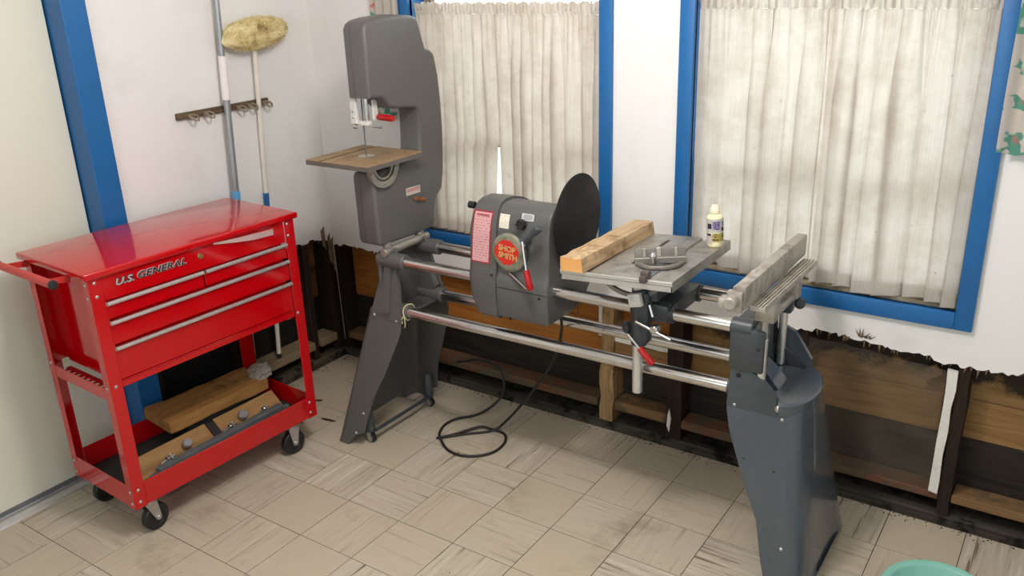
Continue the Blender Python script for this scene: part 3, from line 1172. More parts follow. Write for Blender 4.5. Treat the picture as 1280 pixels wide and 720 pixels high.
# ==================================================================== CURTAINS
def curtain(name, label, x0, x1, zt, zb, y, nf, amp, seed, mat, group=None, hem=None, lx=None, rx=None, rod_z=None):
    """Gathered panel: rod pocket with a ruffle on top, folds that open downward, hem at the bottom."""
    r = random.Random(seed)
    ph = [r.uniform(0, 6.28) for _ in range(6)]
    nx, nz = nf * 24, 40
    bm = B_()
    rows = []
    wd = x1 - x0
    for j in range(nz + 1):
        t = j / nz                       # 0 top, 1 bottom
        row = []
        xl = x0 + (lx(t) if lx else 0)
        xr = x1 + (rx(t) if rx else 0)
        for i in range(nx + 1):
            s = i / nx
            ws = s + .030 * math.sin(6.28 * s * 1.3 + ph[0] + t * .9) + .016 * math.sin(6.28 * s * 3.1 + ph[1] - t * 1.4)
            a1 = 6.28 * ws * nf + ph[2] + .35 * math.sin(2.2 * t + ph[3])
            dep = .52 + .48 * math.sin(6.28 * s * 2.2 + ph[4] + 1.3 * math.sin(6.28 * s + ph[5]))
            top = max(0.0, 1 - t * 3.2)
            f = math.sin(a1) * (1 - .35 * top) + .30 * math.sin(2 * a1 + ph[5]) + .9 * top * math.sin(6.28 * s * nf * 2.7 + ph[1])
            edge = min(1.0, min(s, 1 - s) * nf * 1.5)
            x = xl + (xr - xl) * s + edge * (.20 + .34 * dep) * (wd / nf) * (1 - .7 * top) * math.sin(a1 + 1.2) * .8
            x = min(max(x, xl), xr)
            a = amp * (.55 + .45 * dep) * (.55 + .45 * t)
            yy = y + a * .62 * f
            zbot = zb + (hem(s) if hem else 0) + .005 * math.sin(a1 + 2)
            z = zt + (zbot - zt) * t
            row.append(bm.verts.new((x, yy, z)))
        rows.append(row)
    for j in range(nz):
        for i in range(nx):
            bm.faces.new((rows[j][i], rows[j][i + 1], rows[j + 1][i + 1], rows[j + 1][i]))
    # doubled hem
    jh = int(nz * .955)
    hemrows = [[bm.verts.new((v.co.x, v.co.y - .0016, v.co.z)) for v in rows[j]] for j in range(jh, nz + 1)]
    for j in range(len(hemrows) - 1):
        for i in range(nx):
            bm.faces.new((hemrows[j][i], hemrows[j][i + 1], hemrows[j + 1][i + 1], hemrows[j + 1][i]))
    rt_ = root(name, label, 'curtain', ((x0 + x1) / 2, y, zb), 0, group)
    obj('cloth', bm, mat, rt_, 80)
    # ruffle above the rod
    bm = B_()
    n2 = nf * 20
    prev = None
    for i in range(n2 + 1):
        s = i / n2
        x = x0 + (x1 - x0) * s
        yy = y + .004 * math.sin(6.28 * s * nf * 3.1 + ph[1]) + .003 * math.sin(6.28 * s * nf * 5.3)
        yy2 = y + .009 * math.sin(6.28 * s * nf * 3.1 + ph[1]) + .006 * math.sin(6.28 * s * nf * 5.7 + ph[2])
        q = [bm.verts.new((x, yy, zt)), bm.verts.new((x, yy - .003, zt + .012)), bm.verts.new((x, yy2, zt + .040 + .005 * math.sin(6.28 * s * nf * 4.1)))]
        if prev:
            for k in range(2):
                bm.faces.new((prev[k], q[k], q[k + 1], prev[k + 1]))
        prev = q
    obj('ruffle', bm, mat, rt_, 80)
    return rt_


def hem1(s):
    return .004 * math.sin(7 * s)


curtain('curtain', 'stained cream cafe curtain panel hanging behind the band saw', -.768, -.404, 1.572, .716, .452, 7, .017, 3, M['curtain'], None, hem1,
        rx=lambda t: -.030 * max(0, (t - .55)) / .45 if t > .55 else .015)
curtain('curtain', 'stained cream cafe curtain panel hanging behind the black sanding disc', -.400, .052, 1.572, .716, .450, 9, .017, 9, M['curtain'], None, hem1,
        lx=lambda t: .008 * t)
curtain('curtain', 'thin sunlit cream curtain panel hanging behind the yellow bottle', .398, .826, 1.592, .752, .459, 7, .019, 14, M['curtain2'], None, lambda s: .012 * math.cos(6 * s))
curtain('curtain', 'thin sunlit cream curtain panel above the grey leg stand with the rounded lid', .810, 1.242, 1.592, .750, .443, 7, .019, 27, M['curtain2'], None, lambda s: .008 * math.sin(11 * s))
for (nm, lb, a, b, z) in (('curtain_rod', 'thin white curtain rod of the window behind the sanding disc', -.776, .056, 1.580), ('curtain_rod', 'thin white curtain rod of the window behind the bottle', .394, 1.246, 1.601)):
    bm = B_()
    cyl(bm, (a, .474, z), (b, .474, z), .0045, n=10)
    tag(obj(nm, bm, M['white']), lb, 'curtain rod')


def drape(label, x0, x1, z0, z1, y, nf, amp, seed):
    r = random.Random(seed)
    ph = r.uniform(0, 6)
    bm = B_()
    nx, nz = nf * 12, 24
    rows = []
    for j in range(nz + 1):
        t = j / nz
        rows.append([bm.verts.new((x0 + (x1 - x0) * i / nx + .006 * math.sin(3 * t + ph), y + amp * math.sin(6.28 * nf * i / nx + ph + .6 * t) - .004, z0 + (z1 - z0) * t + .004 * math.sin(6.28 * nf * i / nx + 1))) for i in range(nx + 1)])
    for j in range(nz):
        for i in range(nx):
            bm.faces.new((rows[j][i], rows[j][i + 1], rows[j + 1][i + 1], rows[j + 1][i]))
    bmesh.ops.solidify(bm, geom=bm.faces[:], thickness=.002)
    return tag(obj('floral_drape', bm, M['floral'], smooth=80), label, 'drape')


drape('floral drape in teal and pink hanging beside the door-side window, behind the band saw', -.955, -.826, 1.165, 2.2, .404, 3, .010, 2)
drape('floral drape in teal and pink hanging beyond the window with the yellow bottle', 1.290, 1.70, 1.222, 2.2, .398, 6, .010, 6)


# ==================================================================== TOOL CART (local frame: x to the drawers' front, y along the length)
CA = math.radians(-2.9)
cart = root('tool_cart', 'red steel rolling tool cart with drawers and open bottom tray', 'tool cart', (-.866, -.992, 0), CA)
CW, CD = .765, .380


def cobj(name, bm_, mat, parent=None, smooth=35):
    return obj(name, bm_, mat, parent or cart, smooth, local=True)


# legs: rolled angles
for (sx, sy) in ((0, 0), (0, 1), (1, 0), (1, 1)):
    bm = B_()
    fx = 0 if sx == 0 else -CD
    t = .003
    y0, y1 = (0, .042) if sy == 0 else (CW - .042, CW)
    xa, xb = (fx - t, fx) if sx == 0 else (fx, fx + t)
    box(bm, xa, xb, y0, y1, .128, .919, .0012, 1)
    ya, yb = (0, t) if sy == 0 else (CW - t, CW)
    xa, xb = (fx - .036, fx - .0005) if sx == 0 else (fx + .0005, fx + .036)
    box(bm, xa, xb, ya, yb, .128, .919, .0012, 1)
    leg = cobj('leg', bm, M['red'])
    ox = 1 if sx == 0 else -1
    for z in (.905, .862, .566, .195, .152):
        yy = .020 if sy == 0 else CW - .030
        bm = B_()
        dome(bm, (fx + .0002 * ox, yy, z), (ox, 0, 0), .0058)
        cobj('rivet', bm, M['zinc'], leg)
        oy = -1 if sy == 0 else 1
        bm = B_()
        dome(bm, (fx - .016 if sx == 0 else fx + .016, 0 - .0002 if sy == 0 else CW + .0002, z - .004), (0, oy, 0), .0054)
        cobj('rivet', bm, M['zinc'], leg)
# lid
bm = B_()
box(bm, -.402, .012, -.013, .778, .9195, .941, .005, 3)
cobj('top', bm, M['red'])
# cabinet carcass
bm = B_()
box(bm, -.345, -.018, .052, .713, .557, .9185, .001, 1)
box(bm, -.3775, -.3745, .016, .749, .557, .9185, .0008, 1)
box(bm, -.3745, -.344, .060, .705, .557, .9185)
box(bm, -.018, -.0035, .0425, .7225, .840, .9185, .001, 1)
box(bm, -.018, -.0035, .0425, .7225, .555, .572, .001, 1)
box(bm, -.018, -.0032, .0425, .7225, .5735, .5775, .001, 1)
cab = cobj('cabinet', bm, M['red'])
bm = B_()
lathe(bm, [(.0095, 0), (.0095, .004), (.008, .006), (0, .006)], (-.0035, .378, .887), (1, 0, 0), 20)
box(bm, .0025, .0032, .3765, .3795, .882, .892)
cobj('lock', bm, M['brass'], cab)
bm = B_()
def emb(txt, yc_, off, dep, x):
    return text_bm(bm, txt, .0285, dep, basis((x, yc_, .8868), (0, 1.36, -.016), (0, .012, 1), (1, 0, 0)), .28, 1.04, off)


emb('U.S.', .1120, .0005, .003, -.0005)
emb('GENERAL', .2370, .0014, .003, -.0018)
tag(cobj('emblem_lettering', bm, M['emblem'], cab, 20), kind='stuff')
bm = B_()
emb('U.S.', .1135, .0022, .002, -.0026)
emb('GENERAL', .2370, .0002, .0016, .0003)
tag(cobj('emblem_enamel', bm, M['blackplastic'], cab, 20), kind='stuff')
# drawers
for (y0, y1, z0, z1) in ((.0425, .3775, .780, .8385), (.3845, .7225, .780, .8385), (.0425, .7225, .6965, .776), (.0425, .7225, .579, .692)):
    bm = B_()
    box(bm, -.0175, -.004, y0, y1, z0 + .0015, z1 - .012, .0012, 1)
    d = cobj('drawer', bm, M['red'])
    bm = B_()
    prof = [(-.004, z1 - .0135), (.0015, z1 - .0145), (.0075, z1 - .0125), (.0095, z1 - .0075), (.0075, z1 - .0025), (.0015, z1 - .001), (-.002, z1 - .002), (-.004, z1 - .006)]
    prism(bm, prof, 'y', y0 + .001, y1 - .001)
    cobj('drawer_pull', bm, M['alu'], d, 50)
bm = B_()
box(bm, -.019, -.0178, .3775, .3845, .780, .838)
cobj('drawer_gap', bm, M['blackplastic'], cab)
# side bins between the legs: rail, slotted floor
for (ya, yb, yo) in ((.004, .051, .001), (.714, .761, CW - .003)):
    bm = B_()
    box(bm, -.344, -.036, yo, yo + .002, .516, .558, .0008, 1)
    box(bm, -.344, -.036, ya, ya + (yb - ya) * .30, .535, .537)
    box(bm, -.344, -.036, ya + (yb - ya) * .62, yb, .535, .537)
    for k in range(10):
        x = -.33 + k * .029
        box(bm, x, x + .016, ya + (yb - ya) * .30, ya + (yb - ya) * .62, .535, .537)
    cobj('side_bin', bm, M['red'])
# bottom tray
bm = B_()
box(bm, -CD + .0035, -.0035, .0035, CW - .0035, .131, .134)
box(bm, -.0032, -.0008, .0425, CW - .0425, .131, .216, .0008, 1)
box(bm, -CD + .0008, -CD + .0032, .0425, CW - .0425, .131, .216, .0008, 1)
box(bm, -CD + .0365, -.0365, .0008, .0032, .131, .212, .0008, 1)
box(bm, -CD + .0365, -.0365, CW - .0032, CW - .0008, .131, .212, .0008, 1)
tray = cobj('bottom_tray', bm, M['red'])
bm = B_()
box(bm, -CD + .006, -.006, .008, CW - .008, .1342, .1372)
cobj('tray_liner', bm, M['blackmat'], tray)
# push handle
bm = B_()
cyl(bm, (-.395, -.072, .9185), (-.055, -.072, .9185), .0125, n=20)
h = cobj('push_handle', bm, M['red_handle'])
bm = B_()
for x in (-.362, -.100):
    bm = B_()
    prism(bm, [(-.0005, .897), (-.0005, .9185), (-.072, .926), (-.072, .911)], 'x', x, x + .003)
    cobj('handle_bracket', bm, M['red_handle'], h)
for (xa, xb) in ((-.060, -.044), (-.406, -.390)):
    bm = B_()
    d_ = 1 if xa > -.2 else -1
    lathe(bm, [(.0135, 0), (.0142, .004), (.0138, .010), (.0105, .0145), (0, .016)], (xa if d_ > 0 else xb, -.072, .9185), (d_, 0, 0), 20)
    cobj('handle_cap', bm, M['black'], h)
# peeling film strip on the top rail
bm = B_()
n = 16
prev = None
for k in range(n + 1):
    t = k / n
    y = .43 + .24 * t
    z = .9105 - .012 * t - .010 * (1 - t) * t * 4 * .1 - .009 * t
    hgt = .008 + .016 * min(1, t * 1.6)
    x = .0005 + .009 * math.sin(PI * min(1, t * 1.02)) + .002
    q = [bm.verts.new((x, y, z - hgt * .55 + .006)), bm.verts.new((x + .002, y, z + hgt * .45 + .004))]
    if prev:
        bm.faces.new((prev[0], q[0], q[1], prev[1]))
    prev = q
bmesh.ops.solidify(bm, geom=bm.faces[:], thickness=.0006)
tag(cobj('film_strip', bm, M['tape'], cab, 60), 'peeling whitish film strip')


# casters
def cart_caster(x, y, yaw, swivel):
    Tm = Matrix.Translation((x, y, 0)) @ Matrix.Rotation(yaw, 4, 'Z')
    b = bmesh.new()
    off = .018 if swivel else 0
    lathe(b, [(.030, -.013), (.044, -.013), (.0475, -.009), (.0475, .009), (.044, .013), (.030, .013), (.028, .010), (.012, .010), (.012, .016), (0, .016)], (0, off, .0475), (1, 0, 0), 32)
    lathe(b, [(.030, -.013), (.028, -.010), (.012, -.010), (.012, -.016), (0, -.016)], (0, off, .0475), (1, 0, 0), 32)
    bm = B_()
    merge(bm, b, Tm)
    c = cobj('caster', bm, M['black'])
    b = bmesh.new()
    box(b, -.030, .030, -.028, .028, .122, .1265, .001, 1)
    lathe(b, [(.022, 0), (.024, .004), (.022, .012)], (0, 0, .110), (0, 0, 1), 20)
    for s in (-1, 1):
        prism(b, [(-.022, .112), (.022, .112), (off + .011, .046), (off + .006, .038), (off - .006, .038), (off - .011, .046)], 'x', s * .0185 - .0013, s * .0185 + .0013)
        cyl(b, (s * .0185, off, .0475), (s * .0245, off, .0475), .007, n=8)
    bm = B_()
    merge(bm, b, Tm)
    cobj('caster_fork', bm, M['zinc'], c)


cart_caster(-.042, .062, math.radians(8), True)
cart_caster(-.036, .662, math.radians(-4), False)
cart_caster(-.342, .058, math.radians(4), True)
cart_caster(-.342, .662, math.radians(0), False)

# ---- things lying in the cart's tray
cartM = Matrix.Translation((-.866, -.992, 0)) @ Matrix.Rotation(CA, 4, 'Z')


def rough_block(bm, x0, x1, y0, y1, z0, z1, amp, seed, T=None, ny=10):
    r = random.Random(seed)
    b = bmesh.new()
    rings = []
    for k in range(ny + 1):
        y = y0 + (y1 - y0) * k / ny
        j = lambda: r.uniform(-amp, amp)
        xm = (x0 + x1) / 2
        rings.append([b.verts.new(p) for p in ((x0 + j(), y, z0), (x1 + j(), y, z0), (x1 + j() * .6, y, (z0 + z1) / 2), (x1 - amp + j(), y, z1 + j()), (xm, y, z1 + j() * .7), (x0 + amp + j(), y, z1 + j()), (x0 + j() * .6, y, (z0 + z1) / 2))])
    m = len(rings[0])
    for p, q in zip(rings[:-1], rings[1:]):
        for k in range(m):
            b.faces.new((p[k], p[(k + 1) % m], q[(k + 1) % m], q[k]))
    b.faces.new(rings[0][::-1])
    b.faces.new(rings[-1])
    merge(bm, b, T)


bm = B_()
rough_block(bm, -.165, .0, .0, .430, .0, .041, .0045, 3, cartM @ Matrix.Translation((-.222, .284, .2035)) @ Matrix.Rotation(math.radians(4.5), 4, 'Y') @ Matrix.Rotation(math.radians(-1.0), 4, 'Z'))
tag(obj('timber_offcut', bm, M['beam'], smooth=30), 'thick honey-coloured timber offcut lying in the red cart tray', 'timber')

# hardware board leaning against the tray's inside, with the screws on it
Tb = cartM @ Matrix.Translation((-.128, .096, .1378)) @ Matrix.Rotation(math.radians(2.0), 4, 'Z') @ Matrix.Rotation(math.radians(-50), 4, 'Y')
brd = root('hardware_board', 'narrow tan board with grey knobs leaning in the front of the cart tray', 'board', (Tb.translation.x, Tb.translation.y, Tb.translation.z))
bm = B_()
box(bm, -.012, .0, .0, .315, .0, .086, .002, 1, Tb)
box(bm, -.012, .0, .352, .632, .0, .086, .002, 1, Tb)
obj('board', bm, M['board'], brd)
bm = B_()
box(bm, -.013, .004, .317, .350, .004, .080, .002, 1, Tb)
obj('black_clip', bm, M['blackplastic'], brd)
for (y, r_) in ((.205, .017), (.452, .019)):
    bm = B_()
    b = bmesh.new()
    lathe(b, [(r_ * .45, 0), (r_ * .45, .012), (r_, .013), (r_ * 1.02, .026), (r_ * .85, .030), (0, .030)], (.0005, y, .040), (1, 0, 0), 22)
    merge(bm, b, Tb)
    obj('knob', bm, M['knobgrey'], brd)
for (y, s) in ((.120, 1), (.385, 1.1), (.545, .8)):
    bm = B_()
    b = bmesh.new()
    cyl(b, (.006, y - .03 * s, .022), (.006, y + .03 * s, .030), .0045, n=10)
    lathe(b, [(.009, -.004), (.011, 0), (.009, .006)], (.009, y, .026), (0, 1, .1), 12)
    box(b, .0005, .008, y + .014, y + .022, .012, .042, .001, 1)
    merge(bm, b, Tb)
    obj('screw_hardware', bm, M['zinc'], brd)

bm = B_()
Tr = cartM @ Matrix.Translation((-.078, .150, .1385)) @ Matrix.Rotation(math.radians(2.0), 4, 'Z')
box(bm, -.040, -.008, .0, .545, .0, .034, .003, 2, Tr)
box(bm, -.034, -.014, -.03, .575, .003, .020, .002, 1, Tr)
tag(obj('steel_bar', bm, M['bargrey']), 'dull grey steel bar lying along the front of the cart tray', 'bar')

# crumpled plastic bag on the end of the offcut
bm = B_()
b = bmesh.new()
bmesh.ops.create_icosphere(b, subdivisions=3, radius=1)
rr = random.Random(8)
for v in b.verts:
    k = .78 + rr.uniform(-.16, .22)
    v.co = Vector((v.co.x * .050 * k, v.co.y * .060 * k, max(-.02, v.co.z * .040 * k)))
merge(bm, b, cartM @ Matrix.Translation((-.268, .722, .258)))
tag(obj('plastic_bag', bm, M['bag'], smooth=12), 'crumpled clear plastic bag on the far end of the timber offcut', 'bag')
bm = B_()
b = bmesh.new()
box(b, -.345, -.235, .36, .69, .1376, .2025, .006, 2)  # added black support where only dark space shows below the timber
box(b, -.350, -.230, .355, .695, .185, .198, .003, 1)
merge(bm, b, cartM)
tag(obj('added_support_box', bm, M['blackmat']), 'added black support box filling the dark space under the timber offcut in the cart tray', 'box')


# ==================================================================== WALL TOOLS
rk = root('tool_rack', 'narrow brown wooden rack with clips on the white wall', 'tool rack', (-1.335, -.06, 1.24))
bm = B_()
box(bm, X0 + .0005, X0 + .016, -.284, .150, 1.240, 1.264, .002, 1)
obj('rail', bm, M['rackwood'], rk)
for y in (-.225, -.155, .0, .055, .128):
    bm = B_()
    for s in (-1, 1):
        tube(bm, catmull([(X0 + .016, y + s * .010, 1.252), (X0 + .030, y + s * .016, 1.248), (X0 + .046, y + s * .010, 1.240), (X0 + .050, y + s * .004, 1.232)], 5), .0042, 8)
    box(bm, X0 + .0162, X0 + .019, y - .016, y + .016, 1.238, 1.256, .001, 1)
    obj('clip', bm, M['rackmetal'], rk)

# mop pole
mp_ = root('dust_mop', 'cream pole with a yellowed fuzzy dust mop head resting against the wall', 'mop', (-1.27, .05, .12))
pa, pb = Vector((-1.296, .093, 1.47)), Vector((-1.352, .052, .137))


def on(pa, pb, z):
    t = (z - pa.z) / (pb.z - pa.z)
    return pa + (pb - pa) * t


bm = B_()
cyl(bm, on(pa, pb, 1.475), on(pa, pb, .155), .0095, n=16)
obj('pole', bm, M['whitepole'], mp_)
bm = B_()
cyl(bm, on(pa, pb, .885), on(pa, pb, .80), .0115, n=16)
obj('sleeve', bm, M['bluegrip2'], mp_)
bm = B_()
cyl(bm, on(pa, pb, .1562), on(pa, pb, .134), .0110, n=14)
obj('tip', bm, M['blackplastic'], mp_)
bm = B_()
ctr = Vector((-1.285, .098, 1.520))
rr = random.Random(4)
RX, RY, RZ = .042, .158, .060
b = bmesh.new()
bmesh.ops.create_icosphere(b, subdivisions=4, radius=1)
for v in b.verts:
    k = 1 + rr.uniform(-.05, .05) + .07 * math.sin(5 * v.co.y + 2 * v.co.z) * math.cos(4 * v.co.z + 1) - .10 * math.exp(-(v.co.z + .05) ** 2 / .02) * (abs(v.co.y) < .7)
    v.co = Vector((v.co.x * RX * k, v.co.y * RY * k, v.co.z * RZ * k))
Tmop = Matrix.Translation(ctr) @ Matrix.Rotation(math.radians(3.5), 4, 'X')
merge(bm, b, Tmop)
for k in range(1500):
    th = rr.uniform(0, 2 * PI)
    c = rr.uniform(-1, 1)
    s = math.sqrt(1 - c * c)
    d = Vector((s * math.cos(th), s * math.sin(th), c))
    p = Vector((d.x * RX * .97, d.y * RY * .98, d.z * RZ * .97))
    nrm = Vector((d.x / RX, d.y / RY, d.z / RZ)).normalized()
    tng = nrm.orthogonal().normalized()
    tng = Matrix.Rotation(rr.uniform(0, 6.28), 3, nrm) @ tng
    l = rr.uniform(.008, .019)
    q = p + nrm * l * .7 + tng * l * .6
    w = nrm.cross(tng) * .0022
    vs_ = [bm.verts.new(Tmop @ z_) for z_ in (p - w, p + w, p + tng * .003 + nrm * .001, q)]
    bm.faces.new((vs_[0], vs_[1], vs_[3]))
    bm.faces.new((vs_[1], vs_[2], vs_[3]))
    bm.faces.new((vs_[2], vs_[0], vs_[3]))
obj('mop_head', bm, M['mop'], mp_, 60)

pl = root('extension_pole', 'grey metal pole with white sleeve leaning behind the red cart', 'pole', (-1.25, -.1, .1))
pa2, pb2 = Vector((-1.300, -.052, 1.66)), Vector((-1.290, -.100, .89))
bm = B_()
cyl(bm, on(pa2, pb2, 2.05), on(pa2, pb2, 1.446), .0115, n=18)
cyl(bm, on(pa2, pb2, 1.446), on(pa2, pb2, .90), .0135, n=18)
cyl(bm, on(pa2, pb2, .845), on(pa2, pb2, .137), .0125, n=18)
obj('pole', bm, M['greypole'], pl)
bm = B_()
cyl(bm, on(pa2, pb2, 1.450), on(pa2, pb2, 1.288), .0155, n=18, bev=.001)
obj('sleeve', bm, M['whitesleeve'], pl)
bm = B_()
cyl(bm, on(pa2, pb2, .935), on(pa2, pb2, .84), .0165, n=18, bev=.002)
obj('grip', bm, M['bluegrip'], pl)


# ==================================================================== MULTI-PURPOSE MACHINE
mc = root('woodworking_machine', 'grey multi-purpose woodworking machine on long steel tubes and two leg stands', 'machine', (.13, .06, 0))
YCN = .060            # centre line
YF, YRr = -.040, .160  # front and rear tube lines


def ztop(x):
    return .7515 + .0105 * (x + .48) / 1.215


def zlow(x):
    return .5600 + .0105 * (x + .48) / 1.215


def yfront(z):
    return -.180 + .105 * z / .54


def yrear(z):
    return 2 * YCN - yfront(z)


def leg_stand(side):
    left = side < 0
    if left:
        inner = [(-.722, .004), (-.708, .028), (-.690, .048), (-.666, .060), (-.645, .068), (-.636, .12), (-.603, .225), (-.555, .325), (-.521, .41), (-.499, .465), (-.4905, .495), (-.494, .525)]
        outer = lambda z: -.763 + .129 * z / .54
    else:
        inner = [(.945, .004), (.925, .030), (.915, .06), (.902, .10), (.874, .217), (.826, .312), (.785, .404), (.760, .465), (.746, .52)]
        outer = lambda z: 1.000 - .092 * z / .54
    zt = .545
    # end shell: a sheet wrapped round the end, swept from floor to top
    bm = B_()
    nz_, nt = 14, 26
    rows = []
    for j in range(nz_ + 1):
        z = zt * j / nz_
        row = []
        yf_, yr_ = yfront(z), yrear(z)
        xa = outer(z)
        k = z / zt
        dep = (.040 if not left else .030) + .022 * k
        e = .55 + .45 * k
        for i in range(nt + 1):
            th = PI * i / nt
            cy = math.cos(th)
            y = YCN - (YCN - yf_) * (abs(cy) ** e if cy >= 0 else -(abs(cy) ** e))
            bul = dep * (max(0.0, math.sin(th)) ** e)
            x = xa + bul * (1 if not left else -1)
            zz = z
            if j == 0:
                a = min(1.0, max(0.0, (abs(y - YCN) - 0.02) / .15))
                zz = .045 * (1 - a ** 3) + .004
            row.append(bm.verts.new((x, y, zz)))
        rows.append(row)
    for j in range(nz_):
        for i in range(nt):
            bm.faces.new((rows[j][i], rows[j][i + 1], rows[j + 1][i + 1], rows[j + 1][i]))
    bmesh.ops.recalc_face_normals(bm, faces=bm.faces)
    bmesh.ops.solidify(bm, geom=bm.faces[:], thickness=.003)
    st = obj('leg_stand', bm, M['greyleg'] if not left else M['grey'], mc, 50)
    # front and rear panels
    for rear in (False, True):
        zs = [.004, .1, .2, .3, .4, .5, zt]
        poly = [(x, z) for x, z in inner] + [(inner[-1][0] + (.0 if left else .0), zt)] + [(outer(z), z) for z in zs[::-1]]
        bm = B_()
        if rear:
            sheet(bm, poly, lambda a, c, h_: (a, yrear(c) - h_, c), .004)
        else:
            sheet(bm, poly, lambda a, c, h_: (a, yfront(c) + h_, c), .004)
        obj('side_panel', bm, M['greyleg'] if not left else M['grey'], st, 30)
    # bolts on the front panel
    pts = [(-.655, .145), (-.688, .060), (-.622, .535), (-.512, .530)] if left else [(.955, .155), (.985, .075), (.768, .535), (.893, .552), (.907, .525)]
    for k, (x, z) in enumerate(pts):
        r_ = .012 if (not left and k == 3) else .0062
        bm = B_()
        dome(bm, (x, yfront(z) - .0004, z), (0, -1, .1), r_, 12, .7)
        obj('bolt', bm, M['zinc'], st)
    if not left:
        for (x, z) in ((.815, .385), (.905, .372)):
            bm = B_()
            cyl(bm, (x, yfront(z) - .0008, z), (x, yfront(z) + .002, z), .0036, n=10)
            obj('bolt_hole', bm, M['black'], st)
    # casters with their housings
    for (x, y) in (((-.668, -.112), (-.655, .236)) if left else ((.918, -.118), (.925, .236))):
        bm = B_()
        cyl(bm, (x, y, .046), (x, y, .150), .020, .017, 14, .003)
        c = obj('caster', bm, M['greydark'], st)
    for (x, y) in (((-.668, -.112), (-.655, .236)) if left else ((.918, -.118), (.925, .236))):
        bm = B_()
        cyl(bm, (x + .006, y - .010, .0195), (x + .006, y + .010, .0195), .0195, n=20, bev=.003)
        obj('caster_wheel', bm, M['black'], st)
        for s in (-1, 1):
            bm = B_()
            cyl(bm, (x + .006, y + s * .0105, .0195), (x + .006, y + s * .0132, .0195), .0125, n=16)
            box(bm, x - .006, x + .012, y + s * .0128 - .001, y + s * .0128 + .001, .016, .046)
            obj('caster_fork', bm, M['zinc'], st)
    # lift bar between the casters
    bm = B_()
    xx = -.645 if left else .918
    cyl(bm, (xx, -.105, .052), (xx + .004, .232, .052), .007, n=10)
    obj('lift_bar', bm, M['greydark'], st)
    return st


stL = leg_stand(-1)
stR = leg_stand(1)

# end castings
for left in (True, False):
    bm = B_()
    if left:
        fp = [(-.634, .545), (-.490, .522), (-.488, .535), (-.500, .590), (-.520, .70), (-.533, .785), (-.540, .792), (-.574, .792), (-.582, .785), (-.600, .68)]
    else:
        fp = [(.745, .532), (.893, .532), (.893, .55), (.885, .575), (.866, .602), (.836, .626), (.800, .642), (.770, .648), (.746, .650)]
    sheet(bm, fp, lambda a, c, h_: (a, yfront(c) - .003 + h_ - (0 if c < .6 else 0), c), .014)
    sheet(bm, fp, lambda a, c, h_: (a, yrear(c) + .003 - h_, c), .014)
    if left:
        # ribs of the front post, web between the tubes, lower cross-member
        sheet(bm, [(-.585, .555), (-.540, .555), (-.546, .788), (-.570, .788)], lambda a, c, h_: (a, yfront(c) - .012 + h_, c), .014)
        box(bm, -.600, -.585, YF - .02, YRr + .02, .53, .775, .004, 2)
        box(bm, -.585, -.500, YF, YRr, .536, .548, .003, 1)
        prism(bm, [(-.585, .548), (-.53, .548), (-.50, .60), (-.515, .64), (-.585, .70)], 'y', YRr - .02, YRr + .005)
        xs = (-.600, -.478)
    else:
        box(bm, .738, .838, YF - .026, YF + .022, .640, .770, .006, 2)
        box(bm, .738, .800, YRr - .022, YRr + .026, .640, .770, .006, 2)
        box(bm, .770, .800, YF, YRr, .53, .76, .004, 2)
        box(bm, .738, .790, YF, YRr, .750, .775, .004, 2)
        xs = (.738, .86)
    for y in (YF, YRr):
        for zf in (ztop, zlow):
            if left:
                cyl(bm, (xs[0], y, zf(xs[0])), (xs[1], y, zf(xs[1])), .0285, n=24, bev=.003)
            else:
                cyl(bm, (.736, y, zf(.736)), (.80, y, zf(.8)), .0275, n=24, bev=.003)
    cs = obj('end_casting', bm, M['grey'] if left else M['greydark'], mc, 40)
    if left:
        bm = B_()
        lp = [(-.470 + .0315 * 0, 0)]
        tube(bm, [(-.482 + .004 * math.sin(a * 2), YF + .0305 * math.cos(a), zlow(-.48) + .0305 * math.sin(a)) for a in [2 * PI * k / 20 for k in range(20)]], .0018, 6, True)
        tube(bm, catmull([(-.481, YF - .030, zlow(-.48) - .006), (-.474, YF - .034, zlow(-.48) - .03), (-.479, YF - .033, zlow(-.48) - .05)], 6), .0016, 6)
        tube(bm, catmull([(-.482, YF - .030, zlow(-.48) - .004), (-.490, YF - .035, zlow(-.48) - .02), (-.487, YF - .034, zlow(-.48) - .035)], 6), .0016, 6)
        obj('tied_string', bm, M['string'], cs)
    else:
        bm = B_()
        cyl(bm, (.770, yfront(.62) - .004, .622), (.770, yfront(.62), .622), .0075, n=14)
        obj('bolt', bm, M['black'], cs)
        bm = B_()
        dome(bm, (.822, YF - .0262, .715), (0, -1, 0), .005, 10)
        obj('bolt', bm, M['black'], cs)
    if left:
        bm = B_()
        cyl(bm, (-.556, YF - .03, .783), (-.556, YRr + .02, .783), .0155, n=20, bev=.002)
        obj('tie_tube', bm, M['castalu'], cs)
# rounded lid over the right stand
bm = B_()
n = 28
base = [(.800, YCN - .116), (.893, YCN - .116)]
for i in range(n + 1):
    th = PI * i / n
    base.append((.896 + .074 * max(0, math.sin(th)), YCN - .143 * math.cos(th)))
base += [(.893, YCN + .116), (.800, YCN + .116)]
top = [(x - (.005 if x > .85 else 0), YCN + (y - YCN) * .96, .574) for x, y in base]
low = [(x, y, .536) for x, y in base]
base = [(x, y, .567) for x, y in base]
rws = [[bm.verts.new(p) for p in q] for q in (low, base, top)]
for a, b in zip(rws[:-1], rws[1:]):
    for k in range(len(a) - 1):
        bm.faces.new((a[k], a[k + 1], b[k + 1], b[k]))
bm.faces.new(rws[-1])
bmesh.ops.triangulate(bm, faces=[f for f in bm.faces if len(f.verts) > 4])
